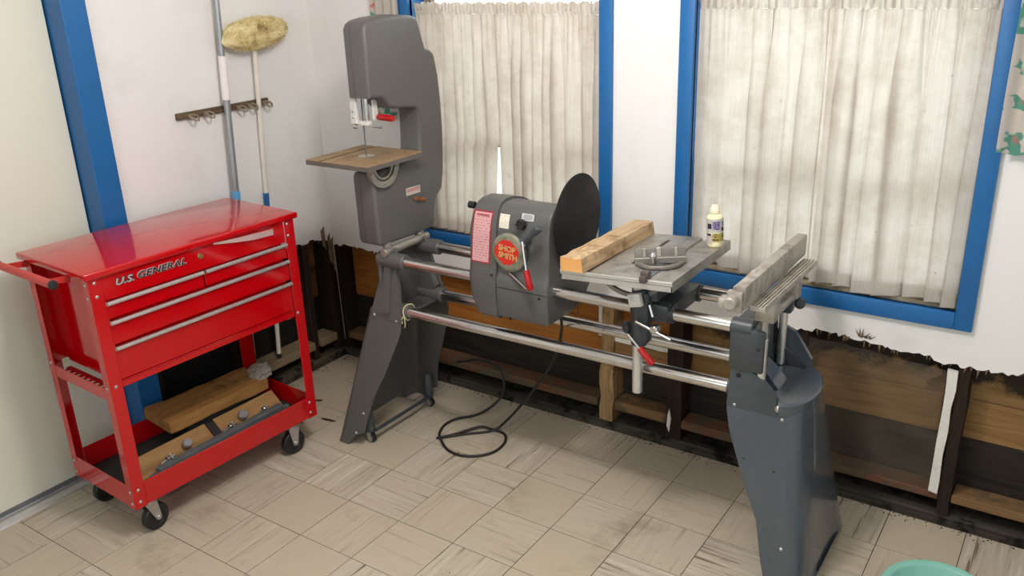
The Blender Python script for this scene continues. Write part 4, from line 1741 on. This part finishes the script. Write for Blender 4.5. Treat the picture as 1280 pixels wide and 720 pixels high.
# raised web from the casting down to the lid
prism(bm, [(.800, .56), (.800, .64), (.835, .612), (.870, .572), (.874, .56)], 'y', YCN - .06, YCN + .02)
prism(bm, [(.800, .56), (.800, .70), (.850, .68), (.905, .60), (.910, .56)], 'y', YRr + .03, YRr + .045)
obj('end_lid', bm, M['greyleg'], stR, 24)

# the four tubes
for y, zf in ((YF, ztop), (YRr, ztop), (YF, zlow), (YRr, zlow)):
    bm = B_()
    xa, xb = -.590, .790
    cyl(bm, (xa, y, zf(xa)), (xb, y, zf(xb)), .0195, n=40)
    obj('way_tube', bm, M['tube'], mc, 40)

# ---- headstock
prof_main = [(-.082, .648), (-.090, .660), (-.0915, .72), (-.0915, .775), (-.088, .790), (-.080, .800), (-.078, .84), (-.075, .93), (-.068, .975), (-.058, 1.000), (-.043, 1.018), (-.022, 1.026), (.02, 1.027), (.08, 1.010), (.13, .985), (.172, .945), (.196, .89), (.206, .80), (.200, .72), (.150, .675), (.080, .650)]
bm = B_()
prism(bm, prof_main, 'x', -.0462, .148, .008, 3, cap='hi')
hs = obj('headstock', bm, M['grey'], mc, 40)
prof_cov = [(-.075, .636), (-.092, .650), (-.0965, .72), (-.0965, .775), (-.092, .800), (-.084, .840), (-.081, .93), (-.073, .978), (-.062, 1.006), (-.046, 1.025), (-.022, 1.033), (.02, 1.034), (.08, 1.018), (.13, .993), (.176, .95), (.20, .89), (.211, .80), (.205, .71), (.15, .66), (.08, .638)]
bm = B_()
prism(bm, prof_cov, 'x', -.163, -.047, .024, 5, cap='lo')
for v in bm.verts:
    if v.co.z < .76:
        v.co.x += .034 * ((.76 - v.co.z) / .122) ** 2 * (-.047 - v.co.x) / .116
    elif v.co.z > .93:
        v.co.x += .016 * ((v.co.z - .93) / .1) * (-.047 - v.co.x) / .116
obj('belt_cover', bm, M['grey'], hs, 40)
bm = B_()
# seams of the lower access door
box(bm, -.045, .146, -.0922, -.0905, .7535, .7555)
obj('door_seam', bm, M['black'], hs)
bm = B_()
cyl(bm, (-.180, -.040, 1.004), (-.155, -.040, 1.004), .012, n=16, bev=.002)
obj('side_knob', bm, M['blackplastic'], hs)
# feed-stop dial with its badge
DX, DZ = .008, .880
bm = B_()
lathe(bm, [(.060, 0), (.064, .004), (.064, .013), (.060, .016), (.052, .017), (0, .0172)], (DX, -.0785, DZ), (0, -1, 0), 44)
dial = obj('feed_dial', bm, M['greendial'], hs)
bm = B_()
poly = []
for k in range(60):
    a = 2 * PI * k / 60
    r_ = .0445 * (1 + .06 * math.cos(4 * a)) * (.97 if abs(math.sin(a)) > .8 else 1)
    poly.append((DX - .006 + r_ * math.cos(a), DZ + .001 + r_ * math.sin(a) * (.97 - .07 * (abs(math.cos(a)) < .18))))
prism(bm, poly, 'y', -.0968, -.0957)
obj('dial_badge', bm, M['badge_red'], hs)
bm = B_()
text_bm(bm, 'SHOP', .0265, .0012, basis((DX - .004, -.0972, DZ + .013), (1, 0, -.10), (0.10, 0, 1), (0, -1, 0)), 0, .95, .0006)
text_bm(bm, 'SMITH', .0265, .0012, basis((DX - .001, -.0972, DZ - .012), (1, 0, -.10), (0.10, 0, 1), (0, -1, 0)), 0, .95, .0006)
obj('badge_lettering', bm, M['badge_tan'], hs)
# quill feed crank: hub, rod, grip and black cross-bar; second lever below
bm = B_()
cyl(bm, (.072, -.079, .925), (.084, -.125, .940), .014, .011, 16, .002)
cyl(bm, (.074, -.118, .925), (.150, -.128, .990), .0085, n=12, bev=.002)
cyl(bm, (.120, -.120, .968), (.145, -.124, .988), .0125, n=12, bev=.002)
obj('feed_crank', bm, M['greydark'], hs)
bm = B_()
cyl(bm, (.086, -.130, .940), (.106, -.142, .850), .0045, n=12)
cyl(bm, (.002, -.080, .806), (.090, -.118, .778), .006, .004, 12)
lathe(bm, [(.013, 0), (.013, .008), (0, .01)], (.082, -.122, .925), (.1, -1, 0), 16)
obj('lever_rod', bm, M['chrome'], hs)
bm = B_()
d_ = Vector((.015, -.002, -.058)).normalized()
lathe(bm, [(0, 0), (.008, 0), (.0095, .006), (.0105, .04), (.011, .058), (.009, .064), (0, .065)], (.105, -.1415, .853), d_, 18)
obj('lever_grip', bm, M['red_grip'], hs)
bm = B_()
lathe(bm, [(.017, 0), (.018, .006), (.014, .012), (.0135, .016), (0, .017)], (.048, -.070, .974), (0, -1, .12), 20)
for k in range(6):
    a = k * PI / 3
    ball(bm, (.048 + .013 * math.cos(a), -.086, .976 + .013 * math.sin(a)), .0045, 8)
obj('speed_knob', bm, M['blackplastic'], hs)


# labels that follow the curved front
def front_y(z, prof):
    pts = [(c, a) for a, c in prof[:11]]
    pts.sort()
    for (z0, y0), (z1, y1) in zip(pts[:-1], pts[1:]):
        if z0 <= z <= z1:
            return y0 + (y1 - y0) * (z - z0) / max(1e-9, z1 - z0)
    return pts[-1][1]


def label(name, x0, x1, z0, z1, prof, mat, lift=.0008, slant=0.0, nseg=10):
    bm = B_()
    prev = None
    for k in range(nseg + 1):
        z = z0 + (z1 - z0) * k / nseg
        y = front_y(z, prof) - lift
        sh = slant * (z - z0)
        q = [bm.verts.new((x0 + sh, y, z)), bm.verts.new((x1 + sh, y, z)), bm.verts.new((x1 + sh, y + .0006, z)), bm.verts.new((x0 + sh, y + .0006, z))]
        if prev:
            for m_ in range(4):
                bm.faces.new((prev[m_], prev[(m_ + 1) % 4], q[(m_ + 1) % 4], q[m_]))
        else:
            bm.faces.new(q)
        prev = q
    bm.faces.new(prev[::-1])
    return obj(name, bm, mat, hs, 60)


label('warning_label_border', -.1490, -.074, .826, 1.000, prof_cov, M['warnred'], .0009, .07)
label('warning_label', -.1440, -.0785, .831, .995, prof_cov, M['warn'], .0018, .07)
bm = B_()
text_bm(bm, 'WARNING', .0105, .0005, basis((-.1005, front_y(.986, prof_cov) - .0026, .9855), (1, 0, 0), (0, .18, 1), (0, -1, .18)), 0, 1, .0003)
obj('warning_heading', bm, M['warnred'], hs, 0)
label('paper_label', -.040, -.003, .952, .996, prof_main, M['notepaper'])
bm = B_()
yy = front_y(.998, prof_main)
Tn = basis((.066, yy - .0035, .997), (1, 0, 0), (0, .30, .95), (0, -.95, .30))
prism(bm, [(.0225 * math.cos(a) ** 1 if False else (math.copysign(min(abs(math.cos(a)) * 1.35, 1), math.cos(a)) * .023), math.copysign(min(abs(math.sin(a)) * 1.35, 1), math.sin(a)) * .0115) for a in [2 * PI * k / 28 for k in range(28)]], 'z', 0, .0016, T=Tn)
npl = obj('name_plate', bm, M['plate'], hs)
bm = B_()
for k, w_ in enumerate((.030, .034, .026)):
    box(bm, -w_ / 2, w_ / 2, .004 - k * .0055, .0062 - k * .0055, .0016, .0021, T=Tn)
obj('name_plate_print', bm, M['bargrey'], hs)
# small fittings
bm = B_()
cyl(bm, (-.062, -.0940, .793), (-.062, -.0965, .793), .0045, n=10)
cyl(bm, (.118, -.0912, .742), (.118, -.093, .742), .0045, n=10)
cyl(bm, (.0, -.086, .644), (.0, -.086, .652), .004, n=8)
obj('screws', bm, M['black'], hs)
bm = B_()
cyl(bm, (.146, YCN, .965), (.168, YCN, .965), .030, n=28, bev=.003)
cyl(bm, (.146, YCN, .965), (.152, YCN, .965), .060, n=32, bev=.002)
obj('spindle', bm, M['castalu'], hs)
bm = B_()
cyl(bm, (.1655, .072, .970), (.1705, .072, .970), .148, n=72, bev=.001)
obj('sanding_disc', bm, M['disc'], mc, 40)
for y in (YF, YRr):
    pass

# ---- carriage with the table post
bm = B_()
for y in (YF, YRr):
    cyl(bm, (.425, y, ztop(.425)), (.560, y, ztop(.56)), .0285, n=26, bev=.003)
box(bm, .430, .556, YF, YRr, .742, .790, .006, 2)
box(bm, .435, .550, YF - .030, YF + .01, .735, .792, .008, 2)
box(bm, .445, .500, YF - .062, YF - .02, .670, .835, .010, 3)
cyl(bm, (.467, -.085, .660), (.467, -.085, .842), .024, n=24, bev=.003)
box(bm, .440, .520, YF - .04, YF + .12, .80, .845, .010, 2)
cr = obj('carriage', bm, M['greydark'], mc, 40)
bm = B_()
cyl(bm, (.463, -.092, .862), (.468, -.092, .505), .0158, n=28, bev=.002)
lathe(bm, [(.0162, 0), (.0162, .002)], (.4676, -.092, .545), (0, 0, 1), 28)
obj('table_post', bm, M['alu'], cr, 40)
bm = B_()
lathe(bm, [(.016, 0), (.019, .004), (.019, .016), (.013, .020), (0, .021)], (.428, -.070, .704), (-.6, -.8, 0), 18)
obj('clamp_nut', bm, M['greydark'], cr)
bm = B_()
cyl(bm, (.470, -.118, .748), (.585, -.124, .715), .0055, .0045, 12, .001)
cyl(bm, (.530, -.095, .734), (.530, -.126, .734), .012, n=14, bev=.002)
cyl(bm, (.428, -.075, .690), (.452, -.12, .690), .006, n=10)
cyl(bm, (.446, -.120, .703), (.487, -.120, .664), .0045, n=12)
cyl(bm, (.505, -.10, .800), (.520, -.108, .768), .004, n=10)
obj('clamp_handle', bm, M['chrome'], cr)
bm = B_()
lathe(bm, [(0, 0), (.0085, 0), (.0095, .004), (.0108, .058), (.009, .062), (0, .062)], (.485, -.120, .666), Vector((.047, 0, -.045)), 18)
obj('lever_grip', bm, M['red_grip'], cr)
bm = B_()
box(bm, .448, .490, -.128, -.110, .795, .836, .004, 2, Matrix.Translation((.469, -.119, .815)) @ Matrix.Rotation(math.radians(-14), 4, 'Y') @ Matrix.Translation((-.469, .119, -.815)))
cyl(bm, (.458, -.118, .822), (.458, -.131, .822), .005, n=10)
obj('tilt_bracket', bm, M['white'], cr)

# ---- saw table (tilted a little, rising to the right)
TT = basis((.438, .021, .910), (math.cos(math.radians(3.2)), 0, math.sin(math.radians(3.2))), (0, 1, 0), (-math.sin(math.radians(3.2)), 0, math.cos(math.radians(3.2))))
bm = B_()
tx, ty, th_ = .178, .217, .012
sl = [(-.178, -.092), (-.074, .010), (.022, .096), (.114, .178)]
# top in strips so that the mitre slots are real grooves
strips = [(-.178, -.102), (-.082, .086), (.106, .178)]
for a, b in strips:
    if a < 0 < b:       # middle strip carries the blade slot
        box(bm, a, -.006, -ty, ty, -th_, 0, .0, T=TT)
        box(bm, .006, b, -ty, ty, -th_, 0, .0, T=TT)
        box(bm, -.006, .006, -ty, -.10, -th_, 0, T=TT)
        box(bm, -.006, .006, .160, ty, -th_, 0, T=TT)
    else:
        box(bm, a, b, -ty, ty, -th_, 0, .0, T=TT)
box(bm, -.102, -.082, -ty, ty, -th_, -.008, T=TT)
box(bm, .086, .106, -ty, ty, -th_, -.008, T=TT)
box(bm, -.178, .178, ty - .006, ty, -.026, -.0125, .001, 1, T=TT)
box(bm, -.178, -.172, -ty, ty, -.028, -.0125, .001, 1, T=TT)
box(bm, .172, .178, -ty, ty, -.030, -.0125, .001, 1, T=TT)
for x in (-.06, .06):
    box(bm, x - .004, x + .004, -ty + .006, ty - .006, -.024, -.0125, T=TT)
tb = obj('saw_table', bm, M['castalu'], mc, 30)
bm = B_()
box(bm, -.178, .178, -ty - .0015, -ty + .006, -.0125, -.0008, .001, 1, T=TT)
box(bm, -.178, .178, -ty, -ty + .006, -.030, -.0135, .001, 1, T=TT)
obj('front_rail', bm, M['alu'], tb, 30)
bm = B_()
box(bm, .008, .050, -.095, .188, .0002, .0012, .0003, 1, T=TT)
obj('table_insert', bm, M['castalu'], tb)
bm = B_()
box(bm, -.004, .0055, -.03, .085, -.008, -.0004, T=TT)
obj('slot_chip', bm, M['white'], tb)
bm = B_()
# half-ring trunnion under the table
for y in (-.105, .12):
    ring = []
    for k in range(19):
        a = PI + PI * k / 18
        ring.append(((.0 + .105 * math.cos(a)), -.030 + .072 * math.sin(a)))
    inn = []
    for k in range(19):
        a = 2 * PI - PI * k / 18
        inn.append((.0 + .092 * math.cos(a), -.030 + .060 * math.sin(a)))
    prism(bm, ring + inn, 'y', y - .006, y + .006, T=TT)
box(bm, -.11, .11, -.111, .126, -.030, -.0245, T=TT)
obj('trunnion', bm, M['gaugegrey'], tb, 40)

# ---- extension table on its two posts
ex = B_()
EA = math.radians(.9)
TE = Matrix.Translation((.8455, .064, .882)) @ Matrix.Rotation(-EA * 1.2, 4, 'Z')
box(ex, -.021, .021, -.222, .222, -.016, -.004, .001, 1, TE)
for k in range(5):
    x = -.0175 + k * .00875
    box(ex, x - .0026, x + .0026, -.222, .222, -.0045, .0, .0005, 1, TE)
et = obj('extension_table', ex, M['oldalu'], mc, 30)
for (x, y, za, zb) in ((.830, -.048, .575, .745), (.817, .172, .575, .80)):
    bm = B_()
    cyl(bm, (x, y, za), (x, y, zb), .0125, n=22, bev=.002)
    obj('support_post', bm, M['alu'], et)
bm = B_()
box(bm, .806, .862, -.070, -.026, .800, .865, .006, 2)
cyl(bm, (.830, -.048, .742), (.830, -.048, .82), .010, n=16)
obj('bracket', bm, M['castalu'], et)
bm = B_()
box(bm, .800, .858, .150, .195, .795, .865, .006, 2)
obj('bracket', bm, M['castalu'], et)
bm = B_()
cyl(bm, (.842, -.045, .812), (.835, .175, .800), .015, n=20, bev=.002)
obj('tie_tube', bm, M['castalu'], et)
bm = B_()
lathe(bm, [(.010, 0), (.017, .003), (.018, .014), (.014, .020), (0, .021)], (.848, .190, .775), (.9, -.4, 0), 14)
box(bm, .80, .84, .158, .196, .745, .80, .005, 2)
obj('lock_knob', bm, M['greydark'], et)

# ---- power cord
pts = [(.120, .030, .655), (.085, .10, .56), (.0, .20, .41), (-.07, .225, .29), (-.17, .235, .150), (-.262, .225, .035), (-.30, .185, .006), (-.375, .112, .006), (-.428, .055, .006), (-.448, .028, .009), (-.438, .048, .006), (-.405, .098, .006),
       (-.352, .178, .013), (-.310, .198, .006), (-.247, .195, .006), (-.207, .150, .006), (-.197, .075, .006), (-.226, .016, .006), (-.285, -.022, .006), (-.345, -.022, .006), (-.392, .000, .006), (-.437, .032, .016), (-.470, .072, .007), (-.490, .13, .006), (-.480, .19, .006), (-.43, .26, .006), (-.40, .33, .02), (-.375, .376, .06),
       (-.375, .392, .115), (-.405, .405, .160), (-.46, .408, .178), (-.53, .408, .172), (-.585, .415, .150), (-.64, .42, .13)]
bm = B_()
tube(bm, catmull(pts, 8), .0052, 10)
obj('power_cord', bm, M['cord'], mc, 60)

# ==================================================================== BAND SAW
bs = root('band_saw', 'tall grey band saw standing on the end of the machine by the corner', 'band saw', (-.60, .10, .79))
XS = -.553
out = [(-.070, 1.330), (-.071, 1.555), (-.060, 1.572), (-.035, 1.583), (.01, 1.589), (.11, 1.592), (.178, 1.586), (.203, 1.576), (.210, 1.566), (.242, 1.468), (.268, 1.460), (.284, 1.450), (.291, 1.436), (.306, 1.367), (.313, 1.280), (.315, 1.18), (.311, 1.08), (.303, 1.005), (.288, .942), (.252, .916), (.247, .906), (.226, .814), (.215, .805), (.12, .803),
       (-.066, .808), (-.080, .814), (-.086, .826), (-.090, 1.055), (-.082, 1.072), (-.02, 1.082), (.14, 1.088), (.160, 1.096), (.172, 1.115), (.176, 1.17), (.178, 1.245), (.172, 1.262), (.160, 1.268), (.055, 1.280), (.028, 1.287), (.018, 1.296), (-.002, 1.322), (-.012, 1.326)]
bm = B_()
prism(bm, out, 'x', -.652, -.6198, .008, 3, cap='lo')
body = obj('body', bm, M['saw'], bs, 40)
bm = B_()
prism(bm, out, 'x', -.6186, XS, .014, 4, cap='hi')
cov = obj('cover', bm, M['saw'], bs, 40)
# rating plate and lock lever on the cover
bm = B_()
TL = basis((XS + .0012, .114, .974), (0, 1, -.03), (0, .03, 1), (1, 0, 0))
box(bm, -.039, .039, -.0135, .0135, -.0008, .0008, T=TL)
obj('rating_plate', bm, M['plate'], cov)
bm = B_()
box(bm, -.036, .036, -.011, .011, .0008, .0012, T=TL)
obj('plate_print', bm, M['smallplate'], cov)
bm = B_()
cyl(bm, (XS, .118, .945), (XS + .012, .118, .945), .006, n=12)
box(bm, XS + .008, XS + .013, .108, .172, .930, .942, .002, 1, Matrix.Translation((0, .14, .936)) @ Matrix.Rotation(math.radians(-14), 4, 'X') @ Matrix.Translation((0, -.14, -.936)))
obj('lock_lever', bm, M['rust'], cov)
# table: strips leave a mitre slot and a saw slot
bm = B_()
zt = 1.122
box(bm, -.792, -.735, -.168, .122, zt - .018, zt, .002, 1)
box(bm, -.722, -.500, -.168, -.111, zt - .018, zt, .002, 1)
box(bm, -.722, -.500, -.106, .122, zt - .018, zt, .002, 1)
stb = obj('saw_table', bm, M['sawtable'], bs, 30)
bm = B_()
for (a, b, c, d) in ((-.7925, -.4995, -.1688, -.1672), (-.4998, -.4985, -.168, .122)):
    box(bm, a, b, c, d, zt - .0178, zt - .002)
obj('table_edge', bm, M['sawtable_edge'], stb)
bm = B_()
box(bm, -.7348, -.7222, -.166, .120, zt - .017, zt - .0022)  # dark filler standing in for the shade inside the slots
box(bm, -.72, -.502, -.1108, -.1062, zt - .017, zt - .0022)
obj('groove_shade_fill', bm, M['stud_dark'], stb)
bm = B_()
cyl(bm, (-.632, -.030, zt - .001), (-.632, -.030, zt + .0006), .030, n=28)
obj('table_insert', bm, M['oldalu'], stb)
bm = B_()
box(bm, -.6327, -.6317, -.0335, -.0275, 1.085, 1.34)
obj('blade', bm, M['bargrey'], bs)
# upper guide
bm = B_()
box(bm, -.664, -.636, -.058, -.046, 1.238, 1.326, .002, 1)
box(bm, -.660, -.600, -.046, -.020, 1.232, 1.246, .002, 1)
box(bm, -.606, -.598, -.012, .012, 1.246, 1.318, .002, 1)
gd = obj('blade_guide', bm, M['white'], bs)
bm = B_()
cyl(bm, (-.617, -.026, 1.246), (-.617, -.026, 1.345), .0085, n=16)
for z in (1.262, 1.282):
    dome(bm, (-.650, -.0582, z), (0, -1, 0), .005, 10)
cyl(bm, (-.655, -.052, 1.228), (-.640, -.052, 1.228), .008, n=12)
cyl(bm, (-.600, -.020, 1.226), (-.560, -.014, 1.224), .0035, n=8)
obj('guide_post', bm, M['chrome'], gd)
bm = B_()
lathe(bm, [(0, 0), (.010, 0), (.0115, .004), (.0115, .060), (.010, .066), (0, .066)], (-.592, .005, 1.257), (1, .02, -.03), 16)
obj('guide_knob', bm, M['red_grip'], gd)
# tilt trunnion below the table
bm = B_()
ring = [(-.045 + .078 * math.cos(a), 1.100 + .078 * math.sin(a)) for a in [PI + PI * k / 20 for k in range(21)]]
inn = [(-.045 + .056 * math.cos(a), 1.100 + .056 * math.sin(a)) for a in [2 * PI - PI * k / 20 for k in range(21)]]
prism(bm, ring + inn, 'x', -.550, -.538)
ring = [(-.045 + .050 * math.cos(a), 1.100 + .050 * math.sin(a)) for a in [PI + PI * k / 20 for k in range(21)]]
inn = [(-.045 + .042 * math.cos(a), 1.100 + .042 * math.sin(a)) for a in [2 * PI - PI * k / 20 for k in range(21)]]
prism(bm, ring + inn, 'x', -.552, -.541)
for k in range(7):
    a = PI + PI * (k + .5) / 7
    cyl(bm, (-.538, -.045 + .067 * math.cos(a), 1.100 + .067 * math.sin(a)), (-.535, -.045 + .067 * math.cos(a), 1.100 + .067 * math.sin(a)), .004, n=8)
obj('tilt_trunnion', bm, M['castalu'], bs, 40)
for y in (YF + .012, YRr - .005):
    bm = B_()
    cyl(bm, (-.572, y, .7935), (-.572, y, .815), .017, n=20)
    obj('mounting_post', bm, M['castalu'], bs)

# ==================================================================== LOOSE THINGS ON THE MACHINE
# rip fence lying on the extension table
TF = Matrix.Translation((.8085, .055, .8825)) @ Matrix.Rotation(-EA * .3, 4, 'Z')
fn = root('rip_fence', 'weathered aluminium rip fence lying on the ribbed extension table', 'fence', (.808, .055, .8825))
bm = B_()
box(bm, -.013, .017, -.262, .262, .0, .066, .004, 2, TF)
box(bm, -.018, -.0125, -.262, .262, .002, .062, .002, 1, TF)
box(bm, -.0135, .0, -.15, -.12, .0655, .0685, .001, 1, TF)
obj('bar', bm, M['oldalu'], fn, 30)
bm = B_()
b = bmesh.new()
lathe(b, [(0, 0), (.014, 0), (.017, .004), (.017, .020), (.019, .024), (.019, .030)], (-.012, -.302, .026), (0, 1, 0), 20)
merge(bm, b, TF)
box(bm, -.030, .012, -.275, -.255, -.006, .052, .004, 2, TF)
box(bm, -.046, -.026, -.292, -.262, .008, .034, .004, 2, TF)
obj('lock_end', bm, M['oldalu'], fn, 35)

# plank on the saw table
Tw = TT @ Matrix.Translation((-.122, -.012, .0005)) @ Matrix.Rotation(math.radians(-2.0), 4, 'Z')
pk = root('wood_plank', 'short weathered pine plank lying along the edge of the saw table', 'plank', (Tw.translation.x, Tw.translation.y, Tw.translation.z))
bm = B_()
rough_block(bm, -.037, .038, -.220, .222, .0005, .042, .0018, 12, Tw, 14)
obj('plank_body', bm, M['plankwood'], pk, 30)
bm = B_()
sheet(bm, [(-.0355, .001), (.0365, .001), (.0375, .020), (.0340, .0405), (.0, .0412), (-.0345, .0402), (-.0365, .02)], lambda a, c, h_: Tw @ Vector((a, -.2205 + h_ * -1, c)), .0012)
tag(obj('sawn_end', bm, M['pine_end'], pk, 0), 'fresh orange sawn end')

# mitre gauge
TG = TT @ Matrix.Translation((.084, -.088, .0002)) @ Matrix.Rotation(math.radians(28), 4, 'Z')
mg = root('mitre_gauge', 'grey protractor mitre gauge standing turned on the saw table', 'mitre gauge', (TG.translation.x, TG.translation.y, TG.translation.z))
bm = B_()
box(bm, -.074, -.010, .010, .026, .004, .050, .003, 2, TG)
box(bm, .002, .074, .010, .026, .004, .050, .003, 2, TG)
box(bm, -.074, .074, .0, .016, .004, .024, .002, 1, TG)
hd = obj('head', bm, M['gaugegrey'], mg, 35)
bm = B_()
for x in (-.045, .045):
    box(bm, x - .004, x + .004, .0065, .0098, .024, .051, .001, 1, TG)
obj('rib', bm, M['oldalu'], hd)
bm = B_()
ring = [(.066 * math.cos(a), .004 + .056 * math.sin(a)) for a in [PI + PI * k / 24 for k in range(25)]]
inn = [(.052 * math.cos(a), .004 + .040 * math.sin(a)) for a in [2 * PI - PI * k / 24 for k in range(25)]]
prism(bm, ring + inn, 'z', .003, .012, .0015, 1, T=TG)
obj('protractor', bm, M['gaugegrey'], mg, 40)
bm = B_()
cyl(bm, TG @ Vector((-.022, -.022, .014)), TG @ Vector((-.022, -.022, .030)), .005, n=10)
ball(bm, TG @ Vector((-.022, -.022, .036)), .0115, 18)
obj('knob', bm, M['chrome'], mg, 60)
TGs = TT @ Matrix.Translation((.096, -.150, .0))
bm = B_()
box(bm, -.0085, .0085, -.085, .16, -.0075, .0015, .001, 1, TGs)
obj('guide_bar', bm, M['bargrey'], mg, 30)
bm = B_()
box(bm, -.013, .011, -.070, -.046, .0018, .022, .003, 2, TGs)
box(bm, -.010, .010, -.086, -.0700, -.006, .012, .003, 2, TGs)
box(bm, -.006, .006, -.072, -.060, .003, .012, .001, 1, TGs)
obj('pointer', bm, M['gaugedark'], mg, 35)

# bottle
Tq = TT @ Matrix.Translation((.155, .148, .0004))
bt = root('bottle', 'small pale yellow bottle with printed labels standing on the saw table', 'bottle', (Tq.translation.x, Tq.translation.y, Tq.translation.z))
bm = B_()
b = bmesh.new()
lathe(b, [(0, 0), (.0225, 0), (.0248, .003), (.0250, .008), (.0250, .086), (.0240, .092), (.0190, .098), (.0135, .101), (.0135, .104)], (0, 0, 0), (0, 0, 1), 32)
merge(bm, b, Tq)
obj('bottle_body', bm, M['bottle'], bt, 50)
bm = B_()
b = bmesh.new()
lathe(b, [(.0150, .103), (.0155, .106), (.0150, .116), (.0120, .122), (.0100, .127), (0, .128)], (0, 0, 0), (0, 0, 1), 24)
merge(bm, b, Tq)
obj('cap', bm, M['bottlecap'], bt, 50)


def wrap(name, a0, a1, z0, z1, mat, r_):
    bm = B_()
    prev = None
    n_ = 12
    for k in range(n_ + 1):
        a = math.radians(a0 + (a1 - a0) * k / n_)
        q = [bm.verts.new(Tq @ Vector((r_ * math.cos(a), r_ * math.sin(a), z_))) for z_ in (z0, z1)]
        if prev:
            bm.faces.new((prev[0], q[0], q[1], prev[1]))
        prev = q
    bmesh.ops.solidify(bm, geom=bm.faces[:], thickness=.0003)
    obj(name, bm, mat, bt, 60)


ca = -62    # towards the camera
wrap('white_label', ca - 95, ca + 95, .046, .088, M['lab_white'], .0254)
wrap('purple_print', ca - 22, ca + 28, .056, .081, M['lab_purple'], .0258)
wrap('dark_print', ca - 62, ca - 30, .058, .074, M['lab_dark'], .0258)
wrap('dark_print', ca + 40, ca + 68, .050, .062, M['lab_dark'], .0258)
wrap('dark_print', ca + 44, ca + 70, .066, .078, M['lab_purple'], .0258)
wrap('white_label', ca - 95, ca - 28, .010, .043, M['lab_white'], .0254)
wrap('dark_print', ca - 70, ca - 34, .036, .043, M['lab_dark'], .0258)
wrap('yellow_label', ca - 26, ca + 90, .018, .043, M['lab_yellow'], .0254)

# ==================================================================== FLOOR THINGS
bm = B_()
lathe(bm, [(0, .002), (.098, .002), (.104, .006), (.128, .108), (.131, .113), (.146, .116), (.1485, .120), (.146, .1235), (.130, .1225), (.1255, .118), (.118, .085), (.112, .080), (.1015, .014), (.096, .008), (0, .007)], (1.362, -.078, 0), (0, 0, 1), 64)
tag(obj('basin', bm, M['teal'], None, 50), 'round teal plastic basin standing on the floor tiles', 'basin')

# film of clear plastic stapled between the studs
bm = B_()
nx, nz = 40, 30
x0, x1, z0, z1 = .826, 1.262, .098, .560
rows = []
rr = random.Random(31)
for j in range(nz + 1):
    row = []
    for i in range(nx + 1):
        s, t = i / nx, j / nz
        x = x0 + (x1 - x0) * s
        z = z0 + (z1 - z0) * t - .10 * s * t * .25
        y = .4545 + .006 * math.sin(9 * s + 5 * t) + .004 * math.sin(23 * s * t + 3) + .003 * math.sin(31 * (s - t))
        # a sharp pinch
        y -= .012 * math.exp(-((s - .30) ** 2 + (t - .50) ** 2) / .004)
        row.append(bm.verts.new((x, max(.4475, y), z)))
    rows.append(row)
for j in range(nz):
    for i in range(nx):
        bm.faces.new((rows[j][i], rows[j][i + 1], rows[j + 1][i + 1], rows[j + 1][i]))
tag(obj('plastic_sheet', bm, M['film'], smooth=60), 'hazy clear plastic sheet stretched over the open wall behind the rounded leg stand', 'plastic sheet')

# crumbs along the open walls, and splinters on the tiles
bm = B_()
rr = random.Random(77)


def crumb(x, y, s):
    z = .0006
    a = rr.uniform(0, 6.28)
    l, w = s * rr.uniform(.6, 1.6), s * rr.uniform(.25, .6)
    c_, s_ = math.cos(a), math.sin(a)
    P = [(-l, -w), (l, -w * .6), (l * .8, w), (-l * .7, w * .8)]
    vb = [bm.verts.new((x + p * c_ - q * s_, y + p * s_ + q * c_, z)) for p, q in P]
    tp = bm.verts.new((x, y, z + s * .5))
    bm.faces.new(vb[::-1])
    for k in range(4):
        bm.faces.new((vb[k], vb[(k + 1) % 4], tp))


for k in range(420):
    crumb(rr.uniform(X0 + .02, 1.9), .438 - abs(rr.gauss(0, .018)), rr.uniform(.0015, .005))
for k in range(160):
    crumb(X0 + .006 + abs(rr.gauss(0, .03)), rr.uniform(-.5, .42), rr.uniform(.0015, .005))
for k in range(120):
    crumb(rr.uniform(-1.2, 1.5), rr.uniform(-1.2, .4), rr.uniform(.001, .0028))
tag(obj('debris', bm, M['crumbs'], smooth=0), 'dark crumbs of rotted wood scattered along the foot of the walls', 'debris', kind='stuff')

for (x, y, a, l, lb) in ((-1.035, -.145, -.3, .030, 'small brown wood splinter on the tiles beside the red cart caster'), (-.935, -.080, .15, .036, 'longest brown wood splinter, lying against the narrow grey leg stand'), (-1.10, .02, .5, .022, 'smallest brown wood splinter, lying towards the dark corner of the room')):
    bm = B_()
    Ts = Matrix.Translation((x, y, .0006)) @ Matrix.Rotation(a, 4, 'Z')
    b = bmesh.new()
    pts_ = [(-l, -.002), (-l * .4, -.006), (l * .5, -.004), (l, .001), (l * .3, .005), (-l * .6, .004)]
    prism(b, pts_, 'z', 0, .006, .001, 1)
    merge(bm, b, Ts)
    tag(obj('wood_splinter', bm, M['crumbs'], smooth=0), lb, 'splinter')
